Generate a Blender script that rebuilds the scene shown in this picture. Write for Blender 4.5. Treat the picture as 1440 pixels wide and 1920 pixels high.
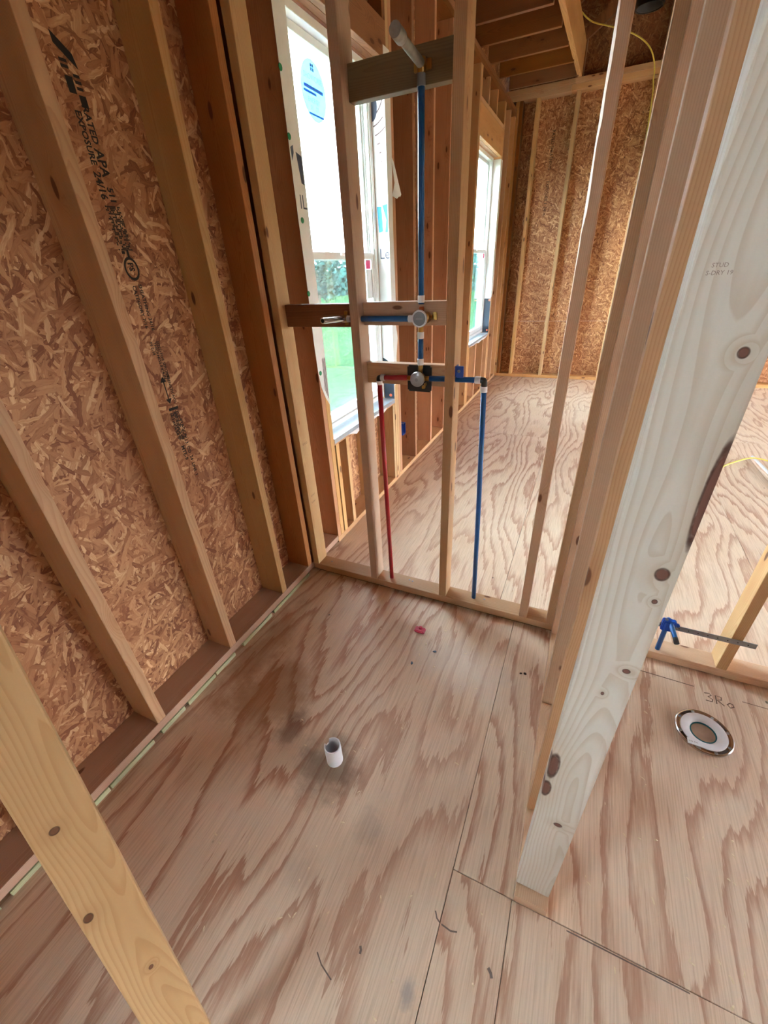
import bpy, bmesh, math, random
from mathutils import Vector, Matrix, Euler
for o in list(bpy.data.objects): bpy.data.objects.remove(o, do_unlink=True)
S = bpy.context.scene; COL = S.collection
random.seed(7)

# ------------------------------------------------------------------ camera
CAM_F = 770.1                                   # focal length in pixels of a 1440 x 1920 frame
cd = bpy.data.cameras.new('camera'); cam = bpy.data.objects.new('camera', cd); COL.objects.link(cam)
cd.sensor_fit = 'VERTICAL'; cd.sensor_height = 36; cd.lens = CAM_F/1920*36; cd.clip_start = .02; cd.clip_end = 500
rx = (0.9091668, 0.4137334, -0.0473321); ry = (0.1732176, -0.4790846, -0.8605078); rz = (-0.3786969, 0.7741463, -0.5072338)
cam.matrix_world = Matrix(((rx[0], -ry[0], -rz[0], 1.27644625), (rx[1], -ry[1], -rz[1], -1.6020109),
                           (rx[2], -ry[2], -rz[2], 1.55761536), (0, 0, 0, 1)))
S.camera = cam

# ------------------------------------------------------------------ daylight
w = bpy.data.worlds.new('overcast_sky'); S.world = w; w.use_nodes = True
wb = w.node_tree.nodes['Background']; wb.inputs[0].default_value = (.83, .91, 1.0, 1); wb.inputs[1].default_value = 1.0
vs = S.view_settings; vs.view_transform = 'Standard'; vs.look = 'None'; vs.gamma = 1; vs.use_curve_mapping = False
vs.exposure = 5.88

# ------------------------------------------------------------------ node helpers
class NB:
    def __init__(s, name):
        s.m = bpy.data.materials.new(name); s.m.use_nodes = True; s.t = s.m.node_tree; s.t.nodes.clear()
        s.out = s.t.nodes.new('ShaderNodeOutputMaterial')
    def n(s, typ, ins=None, **kw):
        nd = s.t.nodes.new(typ)
        for k, v in kw.items(): setattr(nd, k, v)
        for k, v in (ins or {}).items(): s.put(nd.inputs[k], v)
        return nd
    def put(s, sock, v):
        if isinstance(v, bpy.types.NodeSocket): s.t.links.new(v, sock)
        else:
            if sock.type == 'RGBA' and len(v) == 3: v = (*v, 1)
            sock.default_value = v
    def ma(s, op, a, b=0.0, c=0.0, clamp=False):
        return s.n('ShaderNodeMath', {0: a, 1: b, 2: c}, operation=op, use_clamp=clamp).outputs[0]
    def ve(s, op, a, b=(0, 0, 0)):
        nd = s.n('ShaderNodeVectorMath', {0: a}, operation=op)
        if op == 'SCALE': s.put(nd.inputs['Scale'], b)
        else: s.put(nd.inputs[1], b)
        return nd.outputs['Value'] if op in ('LENGTH', 'DISTANCE', 'DOT_PRODUCT') else nd.outputs[0]
    def mix(s, f, a, b, blend='MIX'):
        nd = s.n('ShaderNodeMix', data_type='RGBA', blend_type=blend, clamp_factor=True)
        s.put(nd.inputs[0], f); s.put(nd.inputs[6], a); s.put(nd.inputs[7], b); return nd.outputs[2]
    def noise(s, v, scale, detail=3, rough=.5, dist=0.0):
        return s.n('ShaderNodeTexNoise', {'Vector': v, 'Scale': scale, 'Detail': detail, 'Roughness': rough, 'Distortion': dist})
    def ramp(s, f, stops, interp='LINEAR'):
        nd = s.n('ShaderNodeValToRGB', {0: f}); r = nd.color_ramp; r.interpolation = interp
        while len(r.elements) < len(stops): r.elements.new(.5)
        for e, (p, c) in zip(r.elements, stops): e.position = p; e.color = (*c, 1) if len(c) == 3 else c
        return nd.outputs[0]
    def rng(s, v, a, b, c=0.0, d=1.0, typ='LINEAR'):
        return s.n('ShaderNodeMapRange', {0: v, 1: a, 2: b, 3: c, 4: d}, interpolation_type=typ).outputs[0]
    def obj(s): return s.n('ShaderNodeTexCoord').outputs['Object']
    def rnd(s): return s.n('ShaderNodeObjectInfo').outputs['Random']
    def comb(s, x, y, z): return s.n('ShaderNodeCombineXYZ', {0: x, 1: y, 2: z}).outputs[0]
    def sep(s, v): return s.n('ShaderNodeSeparateXYZ', {0: v}).outputs
    def done(s, color, rough=.6, metal=0.0, bump=None, bstr=.2, bdist=.002, spec=.5, **kw):
        ins = {'Base Color': color, 'Roughness': rough, 'Metallic': metal, 'Specular IOR Level': spec}; ins.update(kw)
        b = s.n('ShaderNodeBsdfPrincipled', ins)
        if bump is not None:
            s.t.links.new(s.n('ShaderNodeBump', {'Strength': bstr, 'Distance': bdist, 'Height': bump}).outputs[0], b.inputs['Normal'])
        s.t.links.new(b.outputs[0], s.out.inputs[0]); return s.m

def lin(r, g, b): return tuple((c/255/12.92 if c <= 10 else ((c/255+.055)/1.055)**2.4) for c in (r, g, b))

def wood(name, light, dark, knotc=lin(92, 48, 26), spots=(), knots=True, ring=34.0, contrast=.7, rough=.55, vary=.25, alb=.80, wob_=1.0):
    light = tuple(v*alb for v in light); dark = tuple(v*alb*.97 for v in dark)
    m = NB(name); co = m.obj(); r = m.rnd()
    off = m.comb(m.ma('MULTIPLY', r, 37.0), m.ma('MULTIPLY', r, 91.0), m.ma('MULTIPLY', r, 53.0))
    pc = m.ve('ADD', co, off)
    # knots: rare ellipsoids, long along the board
    kv = m.n('ShaderNodeTexVoronoi', {'Vector': m.ve('MULTIPLY', pc, (14.0, 14.0, 5.0)), 'Scale': 1.0, 'Randomness': 1.0})
    kd = kv.outputs['Distance']
    pick = m.ma('GREATER_THAN', m.sep(kv.outputs['Color'])[0], .45)
    kfac = m.rng(kd, .10, .15, 1, 0, 'SMOOTHSTEP'); kfac = m.ma('MULTIPLY', kfac, pick)
    halo = m.ma('MULTIPLY', m.rng(kd, .10, .50, 1, 0, 'SMOOTHSTEP'), pick)
    if not knots: kfac = m.ma('MULTIPLY', kfac, 0.0); halo = m.ma('MULTIPLY', halo, 0.0)
    ring_dark = None
    for (cx, cy, cz, sx, sy, sz) in spots:
        d = m.ve('LENGTH', m.ve('MULTIPLY', m.ve('SUBTRACT', co, (cx, cy, cz)), (1/sx, 1/sy, 1/sz)))
        dn = m.ma('ADD', d, m.ma('MULTIPLY', m.ma('SUBTRACT', m.noise(co, 90, 2).outputs[0], .5), .5))
        kfac = m.ma('MAXIMUM', kfac, m.rng(dn, .8, 1.1, 1, 0)); halo = m.ma('MAXIMUM', halo, m.rng(d, 1.0, 5.0, 1, 0, 'SMOOTHSTEP'))
        rd = m.rng(m.ma('ABSOLUTE', m.ma('SUBTRACT', d, .95)), .05, .25, 1, 0)
        ring_dark = rd if ring_dark is None else m.ma('MAXIMUM', ring_dark, rd)
    # growth rings round an off-centre heart, wandering along the length
    x, y, z = m.sep(co)
    wob = m.ve('SUBTRACT', m.noise(m.ve('MULTIPLY', pc, (3.0, 3.0, 1.1)), 1.0, 2, .5).outputs[1], (.5, .5, .5))
    px = m.ma('ADD', x, m.ma('ADD', m.ma('MULTIPLY', m.sep(wob)[0], .07*wob_), m.ma('MULTIPLY', m.ma('SUBTRACT', r, .5), .10)))
    py = m.ma('ADD', y, m.ma('ADD', m.ma('MULTIPLY', m.sep(wob)[1], .07*wob_), .035))
    px = m.ma('ADD', px, m.ma('MULTIPLY', halo, .012))
    rad = m.ma('SQRT', m.ma('ADD', m.ma('MULTIPLY', px, px), m.ma('MULTIPLY', py, py)))
    fine = m.noise(m.ve('MULTIPLY', pc, (60, 60, 2.0)), 1.0, 3, .6).outputs[0]
    ph = m.ma('ADD', m.ma('MULTIPLY', rad, ring*6.0), m.ma('ADD', m.ma('MULTIPLY', halo, 1.6), m.ma('MULTIPLY', fine, .25)))
    fr = m.ma('FRACT', ph)
    late = m.rng(fr, .35, .95, 0, 1, 'SMOOTHSTEP'); late = m.ma('MULTIPLY', late, m.rng(fr, .95, 1.0, 1, 0))
    blot = m.noise(m.ve('MULTIPLY', pc, (7, 7, .9)), 1.0, 2).outputs[0]
    f = m.ma('ADD', m.ma('MULTIPLY', late, contrast*.55), m.ma('MULTIPLY', m.ma('SUBTRACT', fine, .5), .35), clamp=True)
    c = m.mix(f, light, dark)
    c = m.mix(m.rng(blot, .4, .75, 0, .45), c, dark)
    hs = m.n('ShaderNodeHueSaturation', {'Hue': .5, 'Saturation': m.rng(m.ma('FRACT', m.ma('MULTIPLY', r, 7.3)), 0, 1, .92, 1.12),
             'Value': m.rng(m.ma('FRACT', m.ma('MULTIPLY', r, 13.7)), 0, 1, 1-vary, 1+vary*.4), 'Fac': 1.0, 'Color': c}); c = hs.outputs[0]
    c = m.mix(m.ma('MULTIPLY', halo, .35), c, dark)
    c = m.mix(m.ma('MULTIPLY', kfac, .88), c, knotc)
    if ring_dark is not None: c = m.mix(m.ma('MULTIPLY', ring_dark, .75), c, tuple(v*.35 for v in knotc))
    return m.done(c, rough, bump=m.ma('ADD', fine, m.ma('MULTIPLY', late, .5)), bstr=.12, spec=.35)

def osb(name, axis, tint=(1, 1, 1), base=12):
    m = NB(name); co = m.obj(); r = m.rnd()
    pc = m.ve('ADD', co, m.comb(m.ma('MULTIPLY', r, 17.0), m.ma('MULTIPLY', r, 29.0), m.ma('MULTIPLY', r, 11.0)))
    warp = m.ve('SCALE', m.ve('SUBTRACT', m.noise(pc, 22, 2).outputs[1], (.5, .5, .5)), .016)
    pw = m.ve('ADD', pc, warp)
    val = pri = dist = None
    for k, ang in enumerate((-38, 18, 64, -12, 95, 40)):
        rt = m.n('ShaderNodeVectorRotate', {'Vector': m.ve('ADD', pw, (k*3.1, k*1.7, k*2.3)), 'Angle': math.radians(ang)}, rotation_type=axis+'_AXIS').outputs[0]
        rt2 = m.ve('MULTIPLY', rt, (1/.013, 1/.013, 1/(.058+.02*(k % 3))))
        v = m.n('ShaderNodeTexVoronoi', {'Vector': rt2, 'Scale': 1.0})
        cr = m.sep(v.outputs['Color'])
        fib = m.noise(m.ve('MULTIPLY', rt, (330, 330, 12)), 1.0, 2).outputs[0]
        vv = m.ma('ADD', cr[0], m.ma('MULTIPLY', m.ma('SUBTRACT', fib, .5), .55))
        vv = m.ma('SUBTRACT', vv, m.rng(v.outputs['Distance'], .55, .85, 0, .35))
        pp = m.ma('SUBTRACT', cr[1], m.ma('MULTIPLY', v.outputs['Distance'], .25))
        if val is None: val, pri = vv, pp
        else:
            g = m.ma('GREATER_THAN', pp, pri)
            val = m.ma('ADD', m.ma('MULTIPLY', vv, g), m.ma('MULTIPLY', val, m.ma('SUBTRACT', 1.0, g)))
            pri = m.ma('MAXIMUM', pp, pri)
    st = [(0.0, lin(124, 74, 46)), (.2, lin(156, 102, 66)), (.5, lin(180, 128, 87)), (.8, lin(198, 148, 104)), (1.0, lin(226, 186, 142))]
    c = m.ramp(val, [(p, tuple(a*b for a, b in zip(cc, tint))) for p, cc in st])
    blot = m.noise(pc, 2.2, 2).outputs[0]
    c = m.mix(m.rng(blot, .35, .7, 0, .35), c, lin(150, 92, 58))
    chip = m.n('ShaderNodeTexVoronoi', {'Vector': m.ve('MULTIPLY', pw, (26, 26, 12)), 'Scale': 1.0})
    cf = m.ma('MULTIPLY', m.rng(chip.outputs['Distance'], .10, .16, 1, 0), m.ma('GREATER_THAN', m.sep(chip.outputs['Color'])[0], .86))
    c = m.mix(cf, c, lin(84, 36, 20))
    return m.done(c, .62, bump=m.ma('ADD', val, pri), bstr=.35, bdist=.0012, spec=.4)

def plywood():
    m = NB('plywood_subfloor'); co = m.obj(); r = m.rnd()
    off = m.comb(m.ma('MULTIPLY', r, 23.0), m.ma('MULTIPLY', r, 71.0), 0.0)
    pc = m.ve('ADD', co, off)
    n1 = m.noise(m.ve('MULTIPLY', pc, (1.8, .46, 0)), 1.0, 2, .45).outputs[0]
    n2 = m.noise(m.ve('MULTIPLY', pc, (6.0, .95, 0)), 1.0, 3, .55).outputs[0]
    jag = m.noise(m.ve('MULTIPLY', pc, (60, 4.5, 0)), 1.0, 4, .7).outputs[0]
    ph = m.ma('ADD', m.ma('MULTIPLY', n1, 16.0), m.ma('ADD', m.ma('MULTIPLY', n2, 2.4), m.ma('MULTIPLY', jag, .95)))
    ph = m.ma('ADD', ph, m.ma('MULTIPLY', m.sep(pc)[0], 7.0))
    fr = m.ma('FRACT', ph)
    band = m.ma('MULTIPLY', m.rng(fr, .0, .45, 1, 0, 'SMOOTHSTEP'), 1.0)
    band = m.ma('MAXIMUM', band, m.rng(fr, .94, 1.0, 0, 1))
    amount = m.rng(m.noise(m.ve('MULTIPLY', pc, (1.1, .6, 0)), 1.0, 1).outputs[0], .3, .7, .55, .95)
    fibre = m.noise(m.ve('MULTIPLY', pc, (240, 6, 0)), 1.0, 2).outputs[0]
    cream = m.mix(m.noise(pc, 3.0, 2).outputs[0], lin(232, 210, 186), lin(214, 182, 152))
    brown = m.mix(m.noise(m.ve('MULTIPLY', pc, (2, .8, 0)), 1.0, 2).outputs[0], lin(184, 136, 110), lin(166, 112, 82))
    c = m.mix(m.ma('MULTIPLY', band, amount), cream, brown)
    c = m.mix(m.rng(fibre, .4, .8, 0, .38), c, lin(150, 108, 78))
    # wear: wet stain by the wall, dust round the drain stub, boot scuffs
    x, y, z = m.sep(co)
    def spot(cx, cy, rx_, ry_, col, amt, f):
        d = m.ve('LENGTH', m.ve('MULTIPLY', m.ve('SUBTRACT', co, (cx, cy, 0)), (1/rx_, 1/ry_, 0)))
        d = m.ma('ADD', d, m.ma('MULTIPLY', m.ma('SUBTRACT', m.noise(co, f, 4, .65).outputs[0], .5), 1.5))
        return m.mix(m.rng(d, .3, 1.25, amt, 0, 'SMOOTHSTEP'), c, col)
    c = spot(.30, -.80, .20, .22, lin(140, 90, 42), .65, 7)
    c = spot(.10, -.62, .10, .40, lin(140, 92, 50), .55, 7)
    c = spot(.68, -.97, .13, .13, lin(96, 80, 66), .65, 12)
    c = spot(.47, -.90, .06, .09, lin(84, 58, 40), .6, 16)
    c = spot(.90, -1.08, .05, .06, lin(140, 124, 114), .32, 22)
    c = spot(.77, -1.27, .07, .06, lin(146, 126, 114), .22, 18)
    c = spot(1.15, -1.36, .02, .03, lin(140, 134, 132), .6, 30)
    c = spot(1.0, -.35, .30, .16, lin(196, 184, 172), .45, 9)
    sp = m.n('ShaderNodeTexVoronoi', {'Vector': m.ve('MULTIPLY', pc, (5.5, 4, 0)), 'Scale': 1.0, 'Randomness': 1.0})
    sf = m.ma('MULTIPLY', m.rng(sp.outputs['Distance'], .018, .035, 1, 0), m.ma('GREATER_THAN', m.sep(sp.outputs['Color'])[1], .5))
    c = m.mix(m.ma('MULTIPLY', sf, .8), c, lin(78, 56, 44))
    return m.done(c, m.rng(fibre, 0, 1, .48, .62), bump=m.ma('ADD', m.ma('MULTIPLY', band, -.4), fibre), bstr=.10, spec=.42)

def plain(name, col, rough=.5, metal=0.0, noise_amt=.12, scale=40.0, **kw):
    m = NB(name); n = m.noise(m.obj(), scale, 3).outputs[0]
    dk = tuple(v*(1-noise_amt*2) for v in col)
    return m.done(m.mix(n, col, dk), rough, metal, **kw)

def glass():
    m = NB('window_glass')
    t = m.n('ShaderNodeBsdfTransparent', {0: (.93, .97, .97)}); g = m.n('ShaderNodeBsdfGlossy', {0: (1, 1, 1), 'Roughness': .02})
    f = m.n('ShaderNodeFresnel', {'IOR': 1.45}).outputs[0]
    x = m.n('ShaderNodeMixShader', {0: m.ma('MULTIPLY', f, .6), 1: t.outputs[0], 2: g.outputs[0]})
    m.t.links.new(x.outputs[0], m.out.inputs[0]); return m.m

def film(name, col, fac):
    m = NB(name); t = m.n('ShaderNodeBsdfTransparent', {0: col}); d = m.n('ShaderNodeBsdfDiffuse', {0: col})
    n = m.noise(m.obj(), 30, 2).outputs[0]
    x = m.n('ShaderNodeMixShader', {0: m.ma('ADD', m.ma('MULTIPLY', n, .1), fac), 1: t.outputs[0], 2: d.outputs[0]})
    m.t.links.new(x.outputs[0], m.out.inputs[0]); return m.m

def grass():
    m = NB('lawn'); co = m.obj()
    c = m.mix(m.rng(m.noise(co, .5, 5, .65).outputs[0], .3, .7), (.011, .036, .014), (.019, .054, .022))
    c = m.mix(m.rng(m.noise(co, 1.3, 3).outputs[0], .62, .75, 0, .4), c, (.07, .08, .055))
    return m.done(c, 1.0, bump=m.noise(co, 40, 2).outputs[0], bstr=.5, bdist=.03, spec=0.0)

def leaves(name, a, b):
    m = NB(name); return m.done(m.mix(m.noise(m.obj(), 1.6, 3).outputs[0], a, b), .9, spec=.05)

PINE = wood('pine_stud', lin(232, 184, 132), lin(194, 132, 82))
PINE_Y = wood('pine_jack_stud', lin(238, 196, 142), lin(208, 148, 92))
PINE_R = wood('pine_reddish', lin(208, 150, 106), lin(168, 104, 64))
PINE_P = wood('pine_pinkish_plate', lin(226, 186, 158), lin(188, 136, 106))
PINE_M = wood('pine_mauve_stud', lin(232, 196, 164), lin(198, 154, 122))
PINE_D = wood('pine_joist_shaded', lin(168, 112, 70), lin(116, 68, 38))  # dimness of the upper framing is put into this darker pine
PINE_T = wood('pine_tan_stud', lin(204, 158, 118), lin(172, 116, 76), vary=.1)
GREEN_W = wood('treated_strip', lin(206, 208, 164), lin(168, 160, 116), knots=False)
TREATED_SHADED = wood('treated_shaded', lin(140, 116, 78), lin(106, 84, 52), knots=False)  # greenish treated wood, darkened further for the backlit top block
POST = wood('spruce_post', lin(234, 226, 214), lin(202, 178, 150), lin(98, 42, 26), knots=False, contrast=.75, ring=21.0, alb=.76, wob_=2.2, vary=.02, spots=(
    (.0245, -.019, 1.139, .0085, .05, .0105), (.0275, -.019, 1.090, .0035, .03, .004), (.0255, -.019, .938, .0055, .05, .005),
    (.0225, -.019, 1.429, .005, .03, .0055), (.0065, -.019, .391, .0085, .05, .0075), (-.0365, -.019, .610, .011, .03, .042),
    (-.0385, -.019, .520, .010, .03, .028), (.0415, -.019, 1.262, .008, .03, .07), (.004, -.019, .870, .0025, .03, .004)))
BRACE = wood('pine_prop', lin(222, 188, 144), lin(184, 140, 96), knots=False, ring=24.0, wob_=2.2, vary=.05, spots=(
    (-.012, -.019, .80, .007, .03, .007), (-.030, -.019, .60, .007, .03, .009), (.008, -.019, .39, .004, .03, .005)))
OSB_X = osb('osb_side_wall', 'X'); OSB_Y = osb('osb_end_wall', 'Y', (1.12, 1.15, 1.1)); OSB_SHADED = osb('osb_shaded', 'Y', (.55, .5, .45))  # last one: copy tinted dark for the shade under roof and gable
PLY = plywood(); GLASS = glass()
VINYL = plain('white_vinyl', lin(236, 236, 234), .35, noise_amt=.03)
WRAP = plain('house_wrap', lin(232, 230, 226), .55, noise_amt=.05, scale=25)
FOIL = plain('flashing_foil', lin(186, 196, 206), .38, .55, noise_amt=.15, scale=60)
BUTYL = plain('butyl_tape', lin(38, 50, 66), .35, noise_amt=.2)
INK = plain('stamp_ink', lin(42, 34, 28), .8, noise_amt=.2, scale=200)
INKBLUE = plain('wrap_print_blue', lin(60, 160, 210), .6, noise_amt=.1)
INKBROWN = plain('wrap_print_brown', lin(110, 84, 78), .6, noise_amt=.1)
INKGREY = plain('wrap_print_grey', lin(70, 78, 96), .6, noise_amt=.1)
GREEN_DOT = plain('green_cap', lin(32, 140, 84), .45, noise_amt=.1)
ORANGE_DOT = plain('orange_cap', lin(250, 120, 80), .45, noise_amt=.1)
PEX_BLUE = plain('blue_pex', lin(24, 92, 156), .32, noise_amt=.05)
PEX_RED = plain('red_pex', lin(176, 34, 42), .32, noise_amt=.05)
WHITE_PL = plain('white_plastic', lin(232, 234, 238), .35, noise_amt=.03)
BLACK_PL = plain('black_plastic', lin(20, 20, 22), .4, noise_amt=.1)
BLUE_PL = plain('blue_plastic', lin(20, 76, 170), .35, noise_amt=.06)
GREY_PL = plain('grey_cap', lin(128, 134, 138), .35, noise_amt=.08); SILVER = plain('silver_cap', lin(176, 180, 184), .3, .4, noise_amt=.1)
BRASS = plain('brass', lin(190, 150, 84), .28, 1.0, noise_amt=.12)
COPPER = plain('copper', lin(170, 96, 60), .3, 1.0, noise_amt=.12)
CHROME = plain('chrome', lin(216, 218, 222), .18, 1.0, noise_amt=.05)
STEEL = plain('galvanised_steel', lin(160, 162, 166), .34, .9, noise_amt=.12)
PIPE_GREY = plain('dusty_nipple', lin(168, 162, 150), .5, .35, noise_amt=.25, scale=60)
TEAL = plain('teal_primer', lin(20, 120, 130), .5, noise_amt=.1)
YELLOW = plain('yellow_cable', lin(226, 200, 84), .45, noise_amt=.08)
RED_SC = plain('pink_red_plastic', lin(206, 62, 92), .4, noise_amt=.1)
PINK_ST = plain('pink_sticker', lin(250, 70, 130), .5, noise_amt=.05)
LABEL = film('blue_label_film', lin(150, 200, 240), .45)
LABELTXT = film('blue_label_print', lin(120, 160, 196), .5)
SCREEN = film('insect_screen_mesh', (.80, .85, .87), .0)
LAWN = grass(); LEAF1 = leaves('leaf_dark', (.012, .040, .034), (.028, .078, .064)); LEAF2 = leaves('leaf_pale', (.020, .066, .056), (.040, .105, .088))
BARK = plain('bark', lin(96, 80, 66), .9, noise_amt=.3, scale=8)
CHIP = plain('wood_shaving', lin(236, 214, 176), .6, noise_amt=.1)

# ------------------------------------------------------------------ object helpers
WORLD = {}
def link(name, me, mat=None, parent=None, M=None):
    o = bpy.data.objects.new(name, me); COL.objects.link(o)
    if mat is not None and me is not None and not me.materials: me.materials.append(mat)
    M = M or Matrix.Identity(4); WORLD[o.name] = M
    if parent is not None:                                          # the mesh is in world space: cancel the parent's own placement
        o.parent = parent; o.matrix_parent_inverse = (WORLD[parent.name] if parent.name in WORLD else Matrix.Translation(parent.location)).inverted()
    o.matrix_basis = M
    return o
def tag(o, label=None, cat=None, group=None, kind=None):
    for k, v in (('label', label), ('category', cat), ('group', group), ('kind', kind)):
        if v: o[k] = v
    return o
def empty(name, loc=(0, 0, 0), label=None, cat=None, group=None, kind=None):
    o = bpy.data.objects.new(name, None); COL.objects.link(o); o.location = loc; o.empty_display_size = .1
    return tag(o, label, cat, group, kind)
def bm_obj(name, bm, mat, parent=None, M=None, smooth=False):
    me = bpy.data.meshes.new(name); bm.normal_update(); bm.to_mesh(me); bm.free()
    if smooth:
        for p in me.polygons: p.use_smooth = True
    return link(name, me, mat, parent, M)
CACHE = {}
def board_mesh(a, b, L, bev):
    key = (round(a, 4), round(b, 4), round(L, 3), bev)
    if key not in CACHE:
        bm = bmesh.new(); bmesh.ops.create_cube(bm, size=1)
        bmesh.ops.scale(bm, vec=(a, b, L), verts=bm.verts); bmesh.ops.translate(bm, vec=(0, 0, L/2), verts=bm.verts)
        if bev: bmesh.ops.bevel(bm, geom=[e for e in bm.edges], offset=bev, segments=2, affect='EDGES', profile=.6)
        me = bpy.data.meshes.new('board'); bm.to_mesh(me); bm.free(); CACHE[key] = me
    return CACHE[key]
def board(name, x, y, z, mat, parent, axis='z', bev=.003, label=None):
    """a length of lumber filling the box x, y, z; its local Z runs along its length"""
    (x0, x1), (y0, y1), (z0, z1) = x, y, z
    cx, cy, cz = (x0+x1)/2, (y0+y1)/2, (z0+z1)/2
    if axis == 'z': a, b, L = x1-x0, y1-y0, z1-z0; M = Matrix.Translation((cx, cy, z0))
    elif axis == 'y': a, b, L = x1-x0, z1-z0, y1-y0; M = Matrix.Translation((cx, y0, cz)) @ Matrix.Rotation(-math.pi/2, 4, 'X')
    else: a, b, L = z1-z0, y1-y0, x1-x0; M = Matrix.Translation((x0, cy, cz)) @ Matrix.Rotation(math.pi/2, 4, 'Y')
    me = board_mesh(a, b, L, bev)
    if me.materials and me.materials[0] != mat:
        key = (me.name, mat.name)
        if key not in CACHE: c = me.copy(); c.materials.clear(); c.materials.append(mat); CACHE[key] = c
        me = CACHE[key]
    o = link(name, me, mat, parent, M)
    if label: o['label'] = label
    return o
def box_bm(bm, x, y, z):
    r = bmesh.ops.create_cube(bm, size=1)['verts']
    bmesh.ops.scale(bm, vec=(x[1]-x[0], y[1]-y[0], z[1]-z[0]), verts=r)
    bmesh.ops.translate(bm, vec=((x[0]+x[1])/2, (y[0]+y[1])/2, (z[0]+z[1])/2), verts=r)
def boxes(name, lst, mat, parent=None, bev=0.0):
    bm = bmesh.new()
    for b in lst: box_bm(bm, *b)
    if bev: bmesh.ops.bevel(bm, geom=list(bm.edges), offset=bev, segments=2, affect='EDGES')
    return bm_obj(name, bm, mat, parent)
def frame_basis(d):
    d = Vector(d).normalized(); u = d.cross(Vector((0, 0, 1)) if abs(d.z) < .9 else Vector((1, 0, 0))).normalized(); return u, d.cross(u), d
def tube_bm(bm, pts, r, seg=14, cap=True, r1=None):
    pts = [Vector(p) for p in pts]; rings = []; u = None
    for i, p in enumerate(pts):
        d = (pts[min(i+1, len(pts)-1)]-pts[max(i-1, 0)]).normalized()
        if u is None: u, v, _ = frame_basis(d)
        else: u = (u-d*u.dot(d)).normalized(); v = d.cross(u)
        rr = r if r1 is None else r+(r1-r)*i/(len(pts)-1)
        rings.append([bm.verts.new(p+(u*math.cos(2*math.pi*k/seg)+v*math.sin(2*math.pi*k/seg))*rr) for k in range(seg)])
    for a, b in zip(rings, rings[1:]):
        for k in range(seg): bm.faces.new((a[k], a[(k+1) % seg], b[(k+1) % seg], b[k]))
    if cap: bm.faces.new(rings[0][::-1]); bm.faces.new(rings[-1])
def tube(name, pts, r, mat, parent=None, seg=14, **kw):
    bm = bmesh.new(); tube_bm(bm, pts, r, seg, **kw)
    bmesh.ops.recalc_face_normals(bm, faces=bm.faces)
    o = bm_obj(name, bm, mat, parent)
    for p in o.data.polygons: p.use_smooth = len(p.vertices) == 4
    return o
def smooth_path(pts, n=8):
    P = [Vector(p) for p in pts]; out = []
    for i in range(len(P)-1):
        p0, p1, p2, p3 = P[max(i-1, 0)], P[i], P[i+1], P[min(i+2, len(P)-1)]
        for k in range(n):
            t = k/n
            out.append(.5*((2*p1)+(p2-p0)*t+(2*p0-5*p1+4*p2-p3)*t*t+(3*p1-p0-3*p2+p3)*t**3))
    return out+[P[-1]]
def lathe(name, prof, org, d, mat, parent=None, seg=28, closed=False):
    """profile of (radius, height) turned about direction d"""
    u, v, d = frame_basis(d); org = Vector(org); bm = bmesh.new(); rings = []
    for (r, h) in prof:
        rings.append([bm.verts.new(org+d*h+(u*math.cos(2*math.pi*k/seg)+v*math.sin(2*math.pi*k/seg))*max(r, 1e-5)) for k in range(seg)])
    prs = list(zip(rings, rings[1:]))
    if closed: prs.append((rings[-1], rings[0]))
    for a, b in prs:
        for k in range(seg): bm.faces.new((a[k], a[(k+1) % seg], b[(k+1) % seg], b[k]))
    bmesh.ops.remove_doubles(bm, verts=bm.verts, dist=2e-5); bmesh.ops.recalc_face_normals(bm, faces=bm.faces)
    o = bm_obj(name, bm, mat, parent)
    me = o.data
    for p in me.polygons: p.use_smooth = True
    me.set_sharp_from_angle(angle=math.radians(35)); return o
def flat_poly(name, pts, mat, parent, thick=.0006, n=None):
    """a thin sheet with real thickness following a planar outline"""
    bm = bmesh.new(); f = bm.faces.new([bm.verts.new(p) for p in pts]); bm.normal_update()
    nn = Vector(n) if n else f.normal
    r = bmesh.ops.extrude_face_region(bm, geom=[f]); bmesh.ops.translate(bm, vec=nn*thick, verts=[e for e in r['geom'] if isinstance(e, bmesh.types.BMVert)])
    bmesh.ops.recalc_face_normals(bm, faces=bm.faces)
    return bm_obj(name, bm, mat, parent)
def lettering(name, txt, size, loc, u, v, mat, parent, sx=1.0, align='LEFT', bold=0.0):
    c = bpy.data.curves.new('text', 'FONT'); c.body = txt; c.size = size; c.align_x = align; c.space_line = .85; c.resolution_u = 2; c.offset = size*bold
    t = bpy.data.objects.new('text', c); COL.objects.link(t); bpy.context.view_layer.update()
    me = bpy.data.meshes.new_from_object(t.evaluated_get(bpy.context.evaluated_depsgraph_get()))
    bpy.data.objects.remove(t); u = Vector(u); v = Vector(v); n = u.cross(v)
    M = Matrix(((u.x*sx, v.x, n.x, loc[0]), (u.y*sx, v.y, n.y, loc[1]), (u.z*sx, v.z, n.z, loc[2]), (0, 0, 0, 1)))
    me.transform(M); me.materials.clear()
    return link(name, me, mat, parent)

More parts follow.
